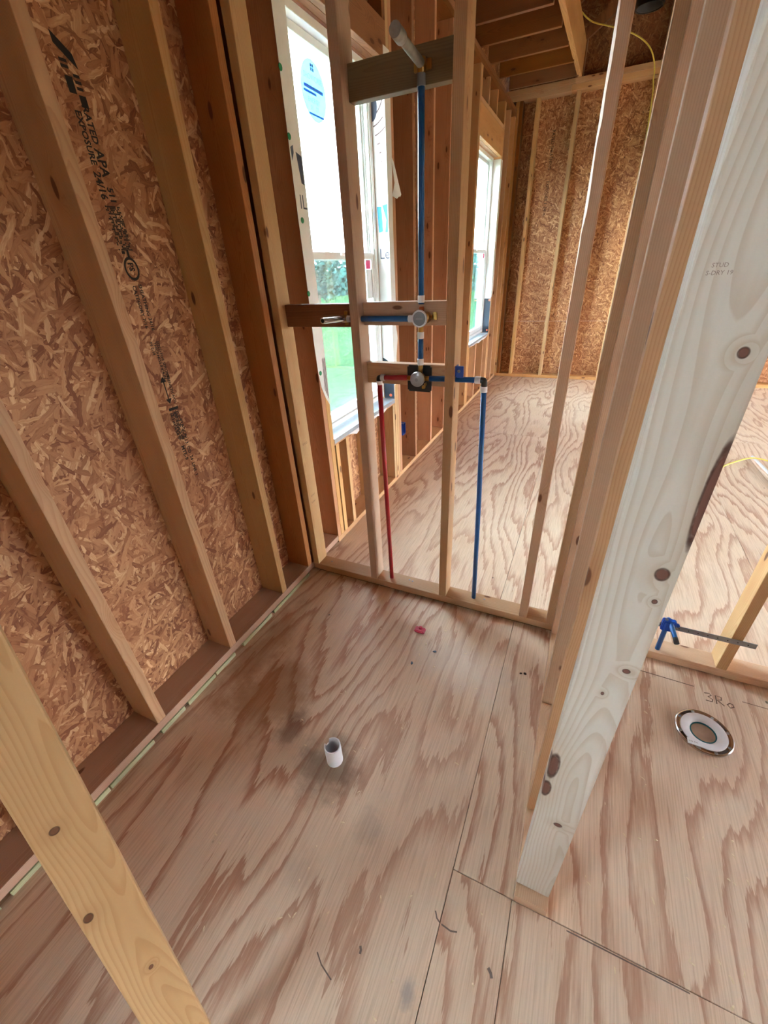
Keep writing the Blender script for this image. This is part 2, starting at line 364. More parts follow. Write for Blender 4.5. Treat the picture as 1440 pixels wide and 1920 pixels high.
# ------------------------------------------------------------------ floor
floor = empty('floor', kind='structure')
def sheet(x0, x1, y0, y1):
    g = .0009
    bm = bmesh.new(); box_bm(bm, (x0+g, x1-g), (y0+g, y1-g), (-.019, 0))
    bmesh.ops.bevel(bm, geom=[e for e in bm.edges], offset=.0012, segments=1, affect='EDGES')
    return bm_obj('plywood_sheet', bm, PLY, floor)
sh1 = sheet(-.15, 1.184, -2.39, .05); sheet(-.15, 1.184, -4.75, -2.39); sheet(1.184, 1.356, -3.5, -1.075)
sh3 = sheet(1.184, 3.6, -1.075, .05); sheet(1.356, 3.6, -3.5, -1.075); sheet(1.184, 3.6, -4.75, -3.5); sheet(3.6, 7.3, -4.75, .05)
sheet(-.15, 1.09, .05, 2.70); sheet(-.15, 1.09, 2.70, 5.48); sheet(1.09, 2.35, .05, 3.75); sheet(1.09, 2.35, 3.75, 5.48)
sheet(2.35, 3.57, .05, 3.1); sheet(2.35, 3.57, 3.1, 5.48); sheet(3.57, 7.3, .05, 5.48)
boxes('subfloor_joists', [((-.15, 7.3), (-4.75, 5.48), (-.26, -.0195))], PINE_D, floor)
# pencilled layout line and figures by the flange, scuff marks near the doorway
def stroke(pts, wdt, mat, parent, z=.0004, name='pencil_line'):
    bm = bmesh.new(); L = []; P = [Vector((*p, 0)) for p in pts]
    for i, p in enumerate(P):
        d = (P[min(i+1, len(P)-1)]-P[max(i-1, 0)]).normalized(); s = Vector((-d.y, d.x, 0))*wdt/2
        L.append((bm.verts.new((p.x+s.x, p.y+s.y, z)), bm.verts.new((p.x-s.x, p.y-s.y, z))))
    for a, b in zip(L, L[1:]): bm.faces.new((a[0], a[1], b[1], b[0]))
    return bm_obj(name, bm, mat, parent)
FAINT = plain('faint_stamp', lin(150, 132, 120), .8, noise_amt=.15, scale=300)
PENCIL = plain('pencil', lin(112, 84, 66), .8, noise_amt=.15, scale=120)
SCUFF = plain('scuff', lin(132, 112, 102), .8, noise_amt=.25, scale=120)
stroke([(1.45, -.085), (1.75, -.083), (1.93, -.088)], .004, PENCIL, sh3); stroke([(2.09, -.098), (2.2, -.099), (2.6, -.10)], .003, PENCIL, sh3)
def glyph(pl, ox, oy, s): stroke([(ox+px*s, oy+py*s) for px, py in pl], .0045, PENCIL, sh3, name='pencil_figure')
glyph([(0, .9), (.4, 1), (.55, .8), (.25, .55), (.6, .35), (.5, .05), (0, .05)], 1.962, -.145, .042)
glyph([(0, 0), (.05, 1), (.5, .95), (.45, .6), (.1, .5), (.6, 0)], 1.998, -.147, .042)
glyph([(.25, .55), (0, .3), (.2, 0), (.5, .2), (.45, .5), (.2, .55)], 2.034, -.148, .042)
stroke([(.903, -1.39), (.925, -1.405), (.945, -1.412), (.963, -1.418)], .0032, SCUFF, sh1, name='scuff_mark')
stroke([(1.165, -1.185), (1.173, -1.198), (1.183, -1.2035)], .0038, SCUFF, sh1, name='scuff_mark')
stroke([(1.1885, -1.205), (1.215, -1.208), (1.232, -1.203)], .0038, SCUFF, floor, name='scuff_mark')
stroke([(1.003, -1.333), (1.008, -1.339), (1.009, -1.347)], .006, SCUFF, sh1, name='scuff_mark')
stroke([(1.323, -1.235), (1.331, -1.242), (1.335, -1.25)], .007, SCUFF, floor, name='scuff_mark')
stroke([(1.50, -1.0815), (1.62, -1.0805), (1.78, -1.0795)], .0032, SCUFF, floor, name='dirt_line')

# ------------------------------------------------------------------ left exterior wall
WL = empty('wall_left', kind='structure')
XB, XI = -.14, 0.0
W1 = (.385, 1.303, .700, 2.548); W2 = (3.542, 4.602, .742, 2.622); W3 = (-3.40, -2.30, .700, 2.548)
TOPZ = 3.095
board('sole_plate', (XB, XI), (-4.6, .30), (.022, .060), PINE_P, WL, 'y')
board('sole_plate', (XB, XI), (.302, 5.33), (.004, .042), PINE, WL, 'y')
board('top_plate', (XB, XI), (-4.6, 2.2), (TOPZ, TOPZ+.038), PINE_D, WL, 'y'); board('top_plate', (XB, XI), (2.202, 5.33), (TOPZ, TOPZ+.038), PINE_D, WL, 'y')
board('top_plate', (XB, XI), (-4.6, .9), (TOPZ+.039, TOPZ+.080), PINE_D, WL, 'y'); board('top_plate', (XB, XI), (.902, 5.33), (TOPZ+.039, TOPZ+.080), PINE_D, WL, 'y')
for y0, y1 in ((-1.40, -1.345), (-1.34, -1.158), (-1.120, -1.005), (-.985, -.83), (-.825, -.70), (-.64, -.42), (-.40, -.06), (-1.66, -1.43), (-1.9, -1.69)):
    board('packing_strip', (-.03, .005), (y0, y1), (.0005, .0215), GREEN_W, WL, 'y', .002)
for y0 in (-4.5, -4.15, -3.74, -2.12, -1.93, -1.524): board('stud', (XB, XI), (y0, y0+.038), (.060, TOPZ), PINE, WL)
board('stud', (XB, XI), (-1.118, -1.080), (.060, TOPZ), PINE, WL); board('stud', (XB, XI), (-.712, -.674), (.060, TOPZ), PINE, WL)
board('stud', (XB, XI), (-.306, -.268), (.060, TOPZ), PINE_Y, WL); board('stud', (XB, XI), (-.053, -.015), (.060, TOPZ), PINE_R, WL)
board('stud', (XB, XI), (.098, .136), (.060, TOPZ), PINE_R, WL)
board('king_stud', (XB, XI), (.303, .341), (.042, TOPZ), PINE_R, WL); board('jack_stud', (XB, XI), (.343, .381), (.042, W1[3]), PINE_Y, WL)
board('jack_stud', (XB, XI), (1.306, 1.344), (.042, W1[3]), PINE_Y, WL); board('king_stud', (XB, XI), (1.346, 1.384), (.042, TOPZ), PINE_Y, WL)
board('stud', (XB, XI), (1.386, 1.424), (.042, TOPZ), PINE_R, WL)
for y0 in (1.742, 2.168, 2.585, 3.0): board('stud', (XB, XI), (y0, y0+.038), (.042, TOPZ), PINE_R, WL)
board('king_stud', (XB, XI), (3.462, 3.500), (.042, TOPZ), PINE, WL); board('jack_stud', (XB, XI), (3.502, 3.540), (.042, W2[3]), PINE, WL)
board('jack_stud', (XB, XI), (4.604, 4.642), (.042, W2[3]), PINE, WL); board('king_stud', (XB, XI), (4.644, 4.682), (.042, TOPZ), PINE, WL)
board('stud', (XB, XI), (4.95, 4.988), (.042, TOPZ), PINE, WL); board('stud', (XB, XI), (5.25, 5.288), (.042, TOPZ), PINE, WL)
for (a, b, zs) in ((W1[0]-.003, W1[1]+.002, W1[2]), (W2[0]-.001, W2[1]+.001, W2[2]), (W3[0], W3[1], W3[2])):
    board('sill_plate', (XB, XI), (a, b), (zs-.042, zs-.004), PINE, WL, 'y')
for y0 in (.395, .52, .90, 1.262): board('cripple_stud', (XB, XI), (y0, y0+.038), (.042, W1[2]-.042), PINE_Y, WL)
for y0 in (W3[0]-.039, W3[1]+.001): board('king_stud', (XB, XI), (y0, y0+.038), (.060, W3[3]), PINE, WL)
for y0 in (W3[0]+.01, -2.92, W3[1]-.05): board('cripple_stud', (XB, XI), (y0, y0+.038), (.060, W3[2]-.042), PINE, WL)
for y0 in (3.545, 3.90, 4.30, 4.56): board('cripple_stud', (XB, XI), (y0, y0+.038), (.042, W2[2]-.042), PINE, WL)
for x0, x1 in ((-.038, 0), (-.0785, -.0395), (XB, -.080)):
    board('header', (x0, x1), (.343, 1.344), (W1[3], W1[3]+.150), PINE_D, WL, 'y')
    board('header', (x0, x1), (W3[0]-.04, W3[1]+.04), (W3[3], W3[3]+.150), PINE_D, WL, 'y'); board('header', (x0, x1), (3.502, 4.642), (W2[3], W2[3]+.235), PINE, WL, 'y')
board('header_plate', (XB, XI), (3.502, 4.642), (W2[3]+.236, W2[3]+.274), PINE, WL, 'y')
for y0 in (.345, .72, 1.1, 1.306): board('cripple_stud', (XB, XI), (y0, y0+.038), (W1[3]+.150, TOPZ), PINE_D, WL)
for y0 in (3.502, 3.82, 4.2, 4.604): board('cripple_stud', (XB, XI), (y0, y0+.038), (W2[3]+.274, TOPZ), PINE, WL)
def panel(wall, mat, x, y, z): return boxes('osb_panel', [(x, y, z)], mat, wall)
g = .0015; ox = (-.1525, XB-.0005)
cuts = [(-4.75, W3[0]), (W3[1], -1.91), (-1.91, -.693)]
panel(WL, OSB_X, ox, (W3[0], W3[1]), (0, W3[2])); panel(WL, OSB_X, ox, (W3[0], W3[1]), (W3[3], 3.62))
for a, b in cuts: panel(WL, OSB_X, ox, (a+g, b-g), (0, 3.62))
pan = panel(WL, OSB_X, ox, (-.693+g, .383), (0, 3.62))
panel(WL, OSB_X, ox, (.383, 1.305), (0, W1[2]-.002)); panel(WL, OSB_X, ox, (.383, 1.305), (W1[3], 3.62))
panel(WL, OSB_X, ox, (1.305, 2.187-g), (0, 3.62)); panel(WL, OSB_X, ox, (2.187+g, 3.54), (0, 3.62))
panel(WL, OSB_X, ox, (3.54, 4.604), (0, W2[2]-.002)); panel(WL, OSB_X, ox, (3.54, 4.604), (W2[3], 3.62)); panel(WL, OSB_X, ox, (4.604, 5.48), (0, 3.62))
# the grade stamp, reading down the sheet
LX = XB+.0006; dn = (0, 0, -1); up = (0, 1, 0)
def stamp(t, size, y, z, sx=1.0): return lettering('grade_stamp', t, size*1.04, (LX, y, z), dn, up, INK, pan, sx, 'LEFT', .028)
def bars(lst):
    bm = bmesh.new()
    for (y0, y1, z0, z1) in lst: bm.faces.new([bm.verts.new(p) for p in ((LX, y0, z0), (LX, y1, z0), (LX, y1, z1), (LX, y0, z1))])
    bm_obj('grade_stamp', bm, INK, pan)
bm = bmesh.new(); bm.faces.new([bm.verts.new(p) for p in ((LX, -.535, 2.14), (LX, -.534, 2.115), (LX, -.482, 2.075), (LX, -.488, 2.105))]); bm_obj('grade_stamp', bm, INK, pan)
bars([(-.532, -.511, 2.07+.012*k, 2.077+.012*k) for k in range(2)]+[(-.504, -.486, 2.03+.013*k, 2.037+.013*k) for k in range(3)]+[(-.53, -.509, 2.02, 2.055), (-.505, -.485, 1.995, 2.02)])
stamp('RATED', .026, -.506, 2.000, 1.0); stamp('EXPOSURE', .024, -.532, 1.985, 1.0); stamp('APA', .036, -.509, 1.905, .95); stamp('24/16', .030, -.535, 1.850, .95); stamp('511', .026, -.507, 1.815, 1.0)
random.seed(3)
L = []
for k in range(26):
    for j in range(10):
        if random.random() < .70-.012*k: L.append((-.533+.0050*j, -.533+.0050*j+.0046, 1.768-.0045*k-.0040, 1.768-.0045*k))
bars(L)
bars([(-.525, -.514, 1.642-.0*k, 1.65) for k in range(1)]+[(-.508, -.5, 1.63, 1.655)])
bm = bmesh.new(); A = [(bm.verts.new((LX, -.507+.026*math.cos(t), 1.60+.034*math.sin(t))), bm.verts.new((LX, -.507+.020*math.cos(t), 1.60+.026*math.sin(t)))) for t in [k*math.pi/12 for k in range(24)]]
for k in range(24): a, b = A[k], A[(k+1) % 24]; bm.faces.new((a[0], b[0], b[1], a[1]))
bm_obj('grade_stamp', bm, INK, pan); stamp('PS', .026, -.516, 1.618, .95)
stamp('SHEATHING 24/16', .0165, -.502, 1.555, 1.05); stamp('CATEGORY 7/16', .0165, -.525, 1.552, 1.05)
stamp('SIZED FOR SPACING', .0145, -.500, 1.375, .95); stamp('THICKNESS 0.418 IN', .0145, -.514, 1.372, .95); stamp('PS 2-18', .0145, -.528, 1.375, .95)
stamp('STRENGTH AXIS', .015, -.502, 1.262, .95)
bars([(-.5235, -.519, 1.165, 1.243)])
for zc, s in ((1.255, 1), (1.153, -1)):
    bm = bmesh.new(); bm.faces.new([bm.verts.new(p) for p in ((LX, -.521, zc), (LX, -.534, zc-.02*s), (LX, -.508, zc-.02*s))]); bm_obj('grade_stamp', bm, INK, pan)
bars([(-.535, -.492, 1.128, 1.138)])
L = []
for k in range(25):
    for j in range(9):
        if random.random() < .66: L.append((-.534+.0048*j, -.534+.0048*j+.0044, 1.120-.0045*k-.0040, 1.120-.0045*k))
bars(L); stamp('13  OD  24  LINE  1', .019, -.507, 1.005, 1.0); stamp('MTE-9', .022, -.532, .985, 1.0)
# stamps on the post stud
# ------------------------------------------------------------------ windows
def window(name, W, parent_loc):
    y0, y1, z0, z1 = W; y0 += .006; y1 -= .006; z0 += .012; z1 -= .008
    e = empty(name, (-.12, (y0+y1)/2, z0), kind='structure')
    def ring(nm, xa, xb, a, b, c, d, t, bt=None, mat=VINYL, par=e):
        bt = bt or t
        return boxes(nm, [((xa, xb), (a, a+t), (c, d)), ((xa, xb), (b-t, b), (c, d)), ((xa, xb), (a+t, b-t), (c, c+bt)), ((xa, xb), (a+t, b-t), (d-t, d))], mat, par, .0015)
    ring('window_frame', -.168, -.085, y0, y1, z0, z1, .034, .03)
    boxes('jamb_track', [((-.124, -.121), (y1-.050, y1-.034), (z0+.03, z1-.034)), ((-.124, -.121), (y0+.034, y0+.050), (z0+.03, z1-.034)),
                         ((-.094, -.091), (y1-.046, y1-.034), (z0+.03, z1-.034)), ((-.094, -.091), (y0+.034, y0+.046), (z0+.03, z1-.034)),
                         ((-.108, -.106), (y1-.042, y1-.034), (z0+.93, z1-.034)), ((-.108, -.106), (y0+.034, y0+.042), (z0+.93, z1-.034))], VINYL, e)
    zm = z0+(z1-z0)*.5+.012; ya, yb = y0+.036, y1-.036
    us = ring('upper_sash', -.155, -.127, ya, yb, zm-.02, z1-.036, .030, .028)
    boxes('pane', [((-.144, -.139), (ya+.024, yb-.024), (zm, z1-.06))], GLASS, us)
    ls = ring('lower_sash', -.119, -.096, ya, yb, z0+.032, zm+.018, .034, .050)
    boxes('pane', [((-.110, -.105), (ya+.028, yb-.028), (z0+.075, zm-.010))], GLASS, ls)
    boxes('insect_screen', [((-.1635, -.1630), (y0+.03, y1-.03), (z0+.03, zm))], SCREEN, e)
    boxes('sash_lock', [((-.096, -.082), ((ya+yb)/2-.03, (ya+yb)/2+.03), (zm+.002, zm+.014))], VINYL, ls, .002)
    return e, us, ls, zm
w1, us1, ls1, zm1 = window('window_1', W1, 0); w2, us2, ls2, zm2 = window('window_2', W2, 0); window('window_3', W3, 0)
# round film label on the upper pane of the nearer window
c0 = Vector((-.1385, .772, 2.316)); R0 = .112
flat_poly('sticker', [c0+Vector((0, R0*math.cos(t), R0*math.sin(t))) for t in [k*math.pi/24 for k in range(48)]], LABEL, us1, .0006, (1, 0, 0))['label'] = 'round translucent blue maker sticker on the glass'
SX = -.1376; yu = (0, 1, 0); zu = (0, 0, 1)
lettering('sticker_print', 'SHOWCASE', .030, (SX, .772, 2.352), yu, zu, LABELTXT, us1, 1.0, 'CENTER')
boxes('sticker_print', [((SX, SX+.0004), (.772+a, .772+a+.012), (2.386+b, 2.386+b+.012)) for a in (-.014, .002) for b in (0, .014)], INKGREY, us1)
boxes('sticker_print', [((SX, SX+.0004), (.772-.085, .772+.085), (2.318, 2.331)), ((SX, SX+.0004), (.772-.09, .772+.02), (2.302, 2.311)), ((SX, SX+.0004), (.772-.06, .772+.075), (2.226, 2.234))], LABELTXT, us1)
lettering('sticker_print', 'ENERGY', .026, (SX, .765, 2.272), yu, zu, LABELTXT, us1, 1.1, 'CENTER'); lettering('sticker_print', '01 . 27', .024, (SX, .765, 2.245), yu, zu, LABELTXT, us1, 1.1, 'CENTER')
for ls, W, zm in ((ls1, W1, zm1), (ls2, W2, zm2)):
    boxes('sticker', [((-.1045, -.1038), (W[1]-.15, W[1]-.085), (zm-.07, zm-.022))], PINK_ST, ls)['label'] = 'small pink sticker in the upper corner of the pane'
boxes('sticker', [((-.1045, -.1038), (W1[1]-.15, W1[1]-.075), (zm1-.24, zm1-.072))], WHITE_PL, ls1)['label'] = 'white paper sticker below the pink one'
# house wrap folded into the openings
def wrap(outline, parent=WL, mat=WRAP, thick=.0008, n=(1, 0, 0), name='house_wrap'): return flat_poly(name, outline, mat, parent, thick, n)
wr = wrap([(.0005, y, z) for y, z in ((.300, 2.95), (.297, 2.3), (.294, 1.9), (.300, 1.5), (.296, 1.25), (.302, 1.10), (.318, 1.02), (.345, .96), (.383, .905), (.386, 1.2), (.386, 2.95))])
for i, (y, z) in enumerate(((.302, 2.258), (.303, 2.054), (.326, 1.769), (.303, 1.475), (.322, 1.096))):
    lathe('staple_cap', [(0, .0032), (.010, .0030), (.012, .0012), (.012, 0)], (.0013, y, z), (1, 0, 0), GREEN_DOT, WL, 12)
lettering('wrap_print', 'TYVIL', .062, (.0022, .262, 1.80), yu, zu, INKGREY, WL, 1.0) if False else lettering('wrap_print', 'IL', .075, (.0022, .322, 1.812), yu, zu, INKGREY, WL, 1.0)
flat_poly('wrap_print', [(.0016, .302, 2.02), (.0016, .322, 2.03), (.0016, .322, 2.005), (.0016, .305, 1.975)], INKGREY, WL, .0003, (1, 0, 0)); flat_poly('wrap_print', [(.0016, .338, 2.01), (.0016, .378, 2.0), (.0016, .378, 1.90), (.0016, .356, 1.905)], INKGREY, WL, .0003, (1, 0, 0))
for k in range(4): flat_poly('wrap_print', [(.0016, .352+.008*k, 1.16), (.0016, .357+.008*k, 1.17), (.0016, .352+.008*k, .99-.015*k), (.0016, .347+.008*k, 1.0-.015*k)][::-1], INKBROWN, WL, .0003, (1, 0, 0))
yj = W1[1]-.0008
wrap([(x, yj, z) for x, z in ((-.084, .72), (.001, .72), (.001, 2.548), (-.084, 2.548))], n=(0, -1, 0))
wrap([(x, W2[1]-.0008, z) for x, z in ((-.084, .75), (.001, .75), (.001, 2.6), (-.084, 2.6))], n=(0, -1, 0))
wrap([(.0005, y, z) for y, z in ((1.303, 2.60), (1.303, .80), (1.352, .80), (1.36, 1.0), (1.395, 1.12), (1.372, 1.2), (1.378, 1.5), (1.368, 1.78), (1.375, 1.95), (1.384, 2.2), (1.386, 2.60))][::-1])
wrap([(.0005, y, z) for y, z in ((4.603, 2.60), (4.603, 1.19), (4.66, 1.17), (4.70, 1.25), (4.70, 2.60))][::-1])
flap = [(.001, 1.372, 2.15), (.012, 1.384, 2.12), (.030, 1.41, 2.02), (.036, 1.435, 1.965), (.030, 1.425, 1.95), (.032, 1.412, 1.955), (.022, 1.395, 1.94), (.010, 1.380, 1.95), (.001, 1.372, 1.955)]
bm = bmesh.new(); cv = bm.verts.new((.013, 1.386, 2.02)); vv = [bm.verts.new(p) for p in flap]
for a, b in zip(vv, vv[1:]): bm.faces.new((cv, a, b))
o = bm_obj('torn_wrap_flap', bm, WRAP, WL); md = o.modifiers.new('thick', 'SOLIDIFY'); md.thickness = .0008
# printing on the jamb wrap
yp = yj-.0011
def arc(cx, cz, r, a0, a1, wd=.006, mat=INKBROWN):
    bm = bmesh.new(); L = []
    for k in range(13):
        t = math.radians(a0+(a1-a0)*k/12); L.append([bm.verts.new((min(max(cx+rr*math.cos(t), -.083), 0), yp, cz+rr*math.sin(t))) for rr in (r, r+wd)])
    for a, b in zip(L, L[1:]):
        if (a[0].co-b[0].co).length > 1e-4 and (a[0].co-a[1].co).length > 1e-4 and (b[0].co-b[1].co).length > 1e-4: bm.faces.new((a[0], a[1], b[1], b[0]))
    bm_obj('wrap_print', bm, mat, WL)
for k in range(7): arc(-.115, 2.42, .06+.042*k, -75, -5 if k < 2 else -40-3*k if k < 4 else -62-2*k)
flat_poly('wrap_print', [(-.083+.035*math.cos(t)*(.0 if math.cos(t) < 0 else 1), yp, 2.36+.06*math.sin(t)) for t in [(-90+15*k)*math.pi/180 for k in range(13)]], INKGREY, WL, .0003, (0, -1, 0))
flat_poly('wrap_print', [(-.075, yp, 1.90), (-.045, yp, 1.90), (-.04, yp, 1.77), (-.068, yp, 1.765)], INKBLUE, WL, .0003, (0, -1, 0)); flat_poly('wrap_print', [(-.038, yp, 1.905), (-.004, yp, 1.91), (-.004, yp, 1.765), (-.024, yp, 1.765), (-.015, yp, 1.83)], INKBLUE, WL, .0003, (0, -1, 0))
lettering('wrap_print', 'Le', .085, (-.072, yp, 1.62), (1, 0, 0), zu, INKGREY, WL, .9)
# sill flashing: pan, corner patch, drips
for W, nm in ((W1, 1), (W2, 2)):
    y0, y1, z0, _ = W
    boxes('sill_flashing', [((-.150, .001), (y0+.001, y1-.001), (z0-.0035, z0-.0015)), ((.001, .0025), (y0+.001, y1-.001), (z0-.030, z0-.0015))], FOIL, WL)
    zt = z0+.30 if nm == 1 else z0+.42
    prof = [(-.083, z0), (-.001, z0), (-.001, z0+.17), (-.012, z0+.22), (-.045, zt-.02), (-.083, zt)] if nm == 1 else [(-.083, z0), (-.001, z0), (-.001, zt), (-.083, zt)]
    wrap([(x, y1-.0022, z) for x, z in prof], mat=BUTYL, n=(0, -1, 0), name='corner_flashing')
    for (x, z) in (((-.03, z0+.24), (-.03, z0+.025)) if nm == 1 else ((-.015, zt-.02), (-.02, z0+.03))):
        lathe('nail_cap', [(0, .0032), (.010, .003), (.012, .001), (.012, 0)], (x, y1-.003, z), (0, -1, 0), ORANGE_DOT, WL, 12)
wrap([(.0028, y, z) for y, z in ((.55, .672), (.62, .655), (.66, .64), (.69, .648), (.75, .655), (.82, .66), (.9, .655), (.98, .66), (1.05, .645), (1.13, .66), (1.15, .675))], name='torn_wrap_edge')
wrap([(.0028, y, z) for y, z in ((3.6, .715), (3.75, .70), (3.9, .705), (4.05, .69), (4.2, .70), (4.4, .695), (4.58, .715))], name='torn_wrap_edge')

# ------------------------------------------------------------------ plumbing partition
WM = empty('wall_middle', kind='structure')
PZ = .054
board('sole_plate', (.0015, 1.365), (0, .089), (.016, PZ), PINE, WM, 'x'); boxes('packing_strip', [((.03, 1.365), (.012, .085), (.0005, .0155))], TREATED_SHADED, WM)
board('sole_plate', (1.449, 4.2), (.004, .093), (.004, .045), PINE_M, WM, 'x')
board('top_plate', (.0015, 4.2), (0, .089), (TOPZ, TOPZ+.038), PINE_D, WM, 'x')
def pst(x0, mat=PINE, z0=PZ, y=(0, .089)): return board('stud', (x0, x0+.038), y, (z0, TOPZ), mat, WM)
def waney_stud(x0):
    rn = random.Random(4); bm = bmesh.new(); L = TOPZ-PZ; n = 60; rings = []
    for i in range(n+1):
        z = L*i/n; zz = z+PZ; wn = max(0, min(1, (zz-1.45)/.25))*max(0, min(1, (2.75-zz)/.3)); d = .002+wn*(.0035+rn.uniform(-.003, .003))
        rings.append([bm.verts.new((x, y, z)) for x, y in ((-.019+d, -.0445), (.0165, -.0445), (.019, -.042), (.019, .042), (.0165, .0445), (-.0165, .0445), (-.019, .042), (-.019, -.0445+d*1.7))])
    for a, b in zip(rings, rings[1:]):
        for k in range(8): bm.faces.new((a[k], a[(k+1) % 8], b[(k+1) % 8], b[k]))
    bm.faces.new(rings[0][::-1]); bm.faces.new(rings[-1])
    bm_obj('stud', bm, PINE_M, WM, Matrix.Translation((x0+.019, .0445, PZ)))['label'] = 'stud with a torn waney edge'
pst(.0015, PINE_Y); pst(.388, PINE_M); pst(.789, PINE); pst(1.327, PINE)
waney_stud(1.201)
for x0 in (2.006, 2.452, 2.86, 3.27, 3.68): pst(x0, PINE_Y, .045, (.004, .093))
board('block', (.0405, .387), (.045, .083), (1.357, 1.446), PINE_D, WM, 'x'); board('block', (.427, .788), (.045, .083), (1.364, 1.449), PINE_M, WM, 'x')
board('block', (.427, .788), (.045, .083), (1.133, 1.219), PINE, WM, 'x'); board('block', (.427, .788), (.043, .081), (2.036, 2.128), TREATED_SHADED, WM, 'x')
for x, y in ((.10, .05), (.60, .06), (.62, .055), (1.02, .055)):
    lathe('nail_head', [(0, .0015), (.0045, .0013), (.0055, 0)], (x, y, PZ), (0, 0, 1), STEEL, WM, 10)

# ------------------------------------------------------------------ stub wall on the right, ending in the doorway post
WR = empty('wall_right', kind='structure')
board('sole_plate', (1.359, 1.446), (-1.076, -.003), (.0005, .038), POST if False else PINE_M, WR, 'y')
board('stud', (1.3585, 1.4465), (-.041, -.003), (.038, TOPZ), PINE_M, WR); board('stud', (1.3585, 1.4465), (-.432, -.394), (.038, TOPZ), PINE_M, WR)
board('stud', (1.3585, 1.4465), (-.841, -.803), (.038, TOPZ), PINE_T, WR); board('post_stud', (1.3575, 1.4455), (-1.045, -1.007), (.038, TOPZ), POST, WR)
board('top_plate', (1.359, 1.446), (-4.6, -.003), (TOPZ, TOPZ+.038), PINE_D, WR, 'y')
lettering('grade_stamp', 'STUD', .0055, (1.3735, -1.0454, 1.5445), (1, 0, 0), zu, FAINT, WR); lettering('grade_stamp', 'S-DRY 19', .0055, (1.3705, -1.0454, 1.538), (1, 0, 0), zu, FAINT, WR)
lettering('grade_stamp', 'STUD', .016, (.0411, .02, .80), yu, zu, PENCIL, WM); lettering('grade_stamp', 'KD-HT', .013, (.0411, .022, .50), yu, zu, PENCIL, WM); lettering('grade_stamp', 'S-DRY', .014, (.0411, .02, .46), yu, zu, PENCIL, WM)

# ------------------------------------------------------------------ far end wall
WF = empty('wall_far', kind='structure')
FY = 5.33; FZ = 3.24
board('sole_plate', (-.02, 7.2), (FY, FY+.139), (.003, .045), PINE, WF, 'x')
board('top_plate', (-.14, .60), (FY-.012, FY+.139), (FZ, FZ+.052), PINE, WF, 'x'); board('top_plate', (.602, 7.2), (FY-.012, FY+.139), (FZ, FZ+.052), PINE, WF, 'x')
board('top_plate', (-.14, 7.2), (FY-.012, FY+.139), (FZ+.053, FZ+.105), PINE, WF, 'x')
board('stud', (-.015, .023), (FY, FY+.139), (.045, FZ), PINE, WF); board('stud', (.03, .068), (FY, FY+.139), (.045, FZ), PINE_D, WF)
for x0 in (.218, .665, 1.07, 1.476, 1.90, 2.30, 2.71, 3.28, 3.69, 4.0, 4.34, 4.75, 5.15, 5.56, 5.97, 6.37, 6.78): board('stud', (x0, x0+.042), (FY, FY+.139), (.045, FZ), PINE_Y, WF)
for a, b in ((-.14, 2.32), (2.32, 4.76), (4.76, 7.2)):
    panel(WF, OSB_Y, (a+g, b-g), (FY+.1395, FY+.152), (0, .788)); panel(WF, OSB_Y, (a+g, b-g), (FY+.1395, FY+.152), (.7915, 3.35))
    panel(WF, OSB_SHADED, (a+g, b-g), (FY+.1395, FY+.152), (3.353, 5.9)); boxes('light_seal_panel', [((a+g, b-g), (FY+.1525, FY+.165), (0, 5.9))], VINYL, WF)  # outer panel added unseen, keeps daylight from leaking through the sheathing seams
for x0 in (.665, 1.476, 2.30, 3.28): board('gable_stud', (x0, x0+.038), (FY, FY+.139), (FZ+.105, 3.25+.6*(x0+.14)), PINE_D, WF)
for z, t in ((2.95, 'RATED SHEATHING'), (2.45, 'EXPOSURE 1  24/16')):
    lettering('grade_stamp', t, .05, (.44, FY+.139, z), dn, (-1, 0, 0), INK, WF, .75) if False else lettering('grade_stamp', t, .055, (.43, FY+.1385, z), (0, 0, -1), (1, 0, 0), INK, WF, .8)

# ------------------------------------------------------------------ ceiling, roof
CE = empty('ceiling', kind='structure')
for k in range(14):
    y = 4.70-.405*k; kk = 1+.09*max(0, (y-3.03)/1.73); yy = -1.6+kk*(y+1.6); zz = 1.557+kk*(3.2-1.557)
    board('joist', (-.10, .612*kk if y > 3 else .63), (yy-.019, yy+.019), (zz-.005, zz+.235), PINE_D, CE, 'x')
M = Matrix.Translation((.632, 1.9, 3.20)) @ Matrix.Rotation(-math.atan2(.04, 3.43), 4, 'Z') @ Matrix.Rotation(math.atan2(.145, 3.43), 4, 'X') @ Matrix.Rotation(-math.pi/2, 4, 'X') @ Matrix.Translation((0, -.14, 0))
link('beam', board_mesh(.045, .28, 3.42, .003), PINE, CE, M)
SL = .6; RX = 3.4
def rz_(x): return 3.47+SL*(x+.14)
def slope_board(name, y0, y1, x0, x1, dz0, dz1, mat, sgn=1):
    a = (x0, rz_(x0)) if sgn > 0 else (x0, rz_(2*RX-x0)); b = (x1, rz_(x1)) if sgn > 0 else (x1, rz_(2*RX-x1))
    bm = bmesh.new(); box_bm(bm, (0, 1), (y0, y1), (0, 1)); 
    for v in bm.verts:
        p = a if v.co.x < .5 else b; v.co = Vector((p[0], v.co.y, p[1]+(dz0 if v.co.z < .5 else dz1)))
    return bm_obj(name, bm, mat, CE)
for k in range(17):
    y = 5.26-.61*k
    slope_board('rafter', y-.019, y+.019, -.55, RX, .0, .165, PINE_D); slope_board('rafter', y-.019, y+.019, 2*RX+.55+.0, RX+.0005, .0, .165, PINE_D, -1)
board('ridge_board', (RX-.019, RX+.019), (-4.7, 5.48), (rz_(RX)-.08, rz_(RX)+.165), PINE_D, CE, 'y')
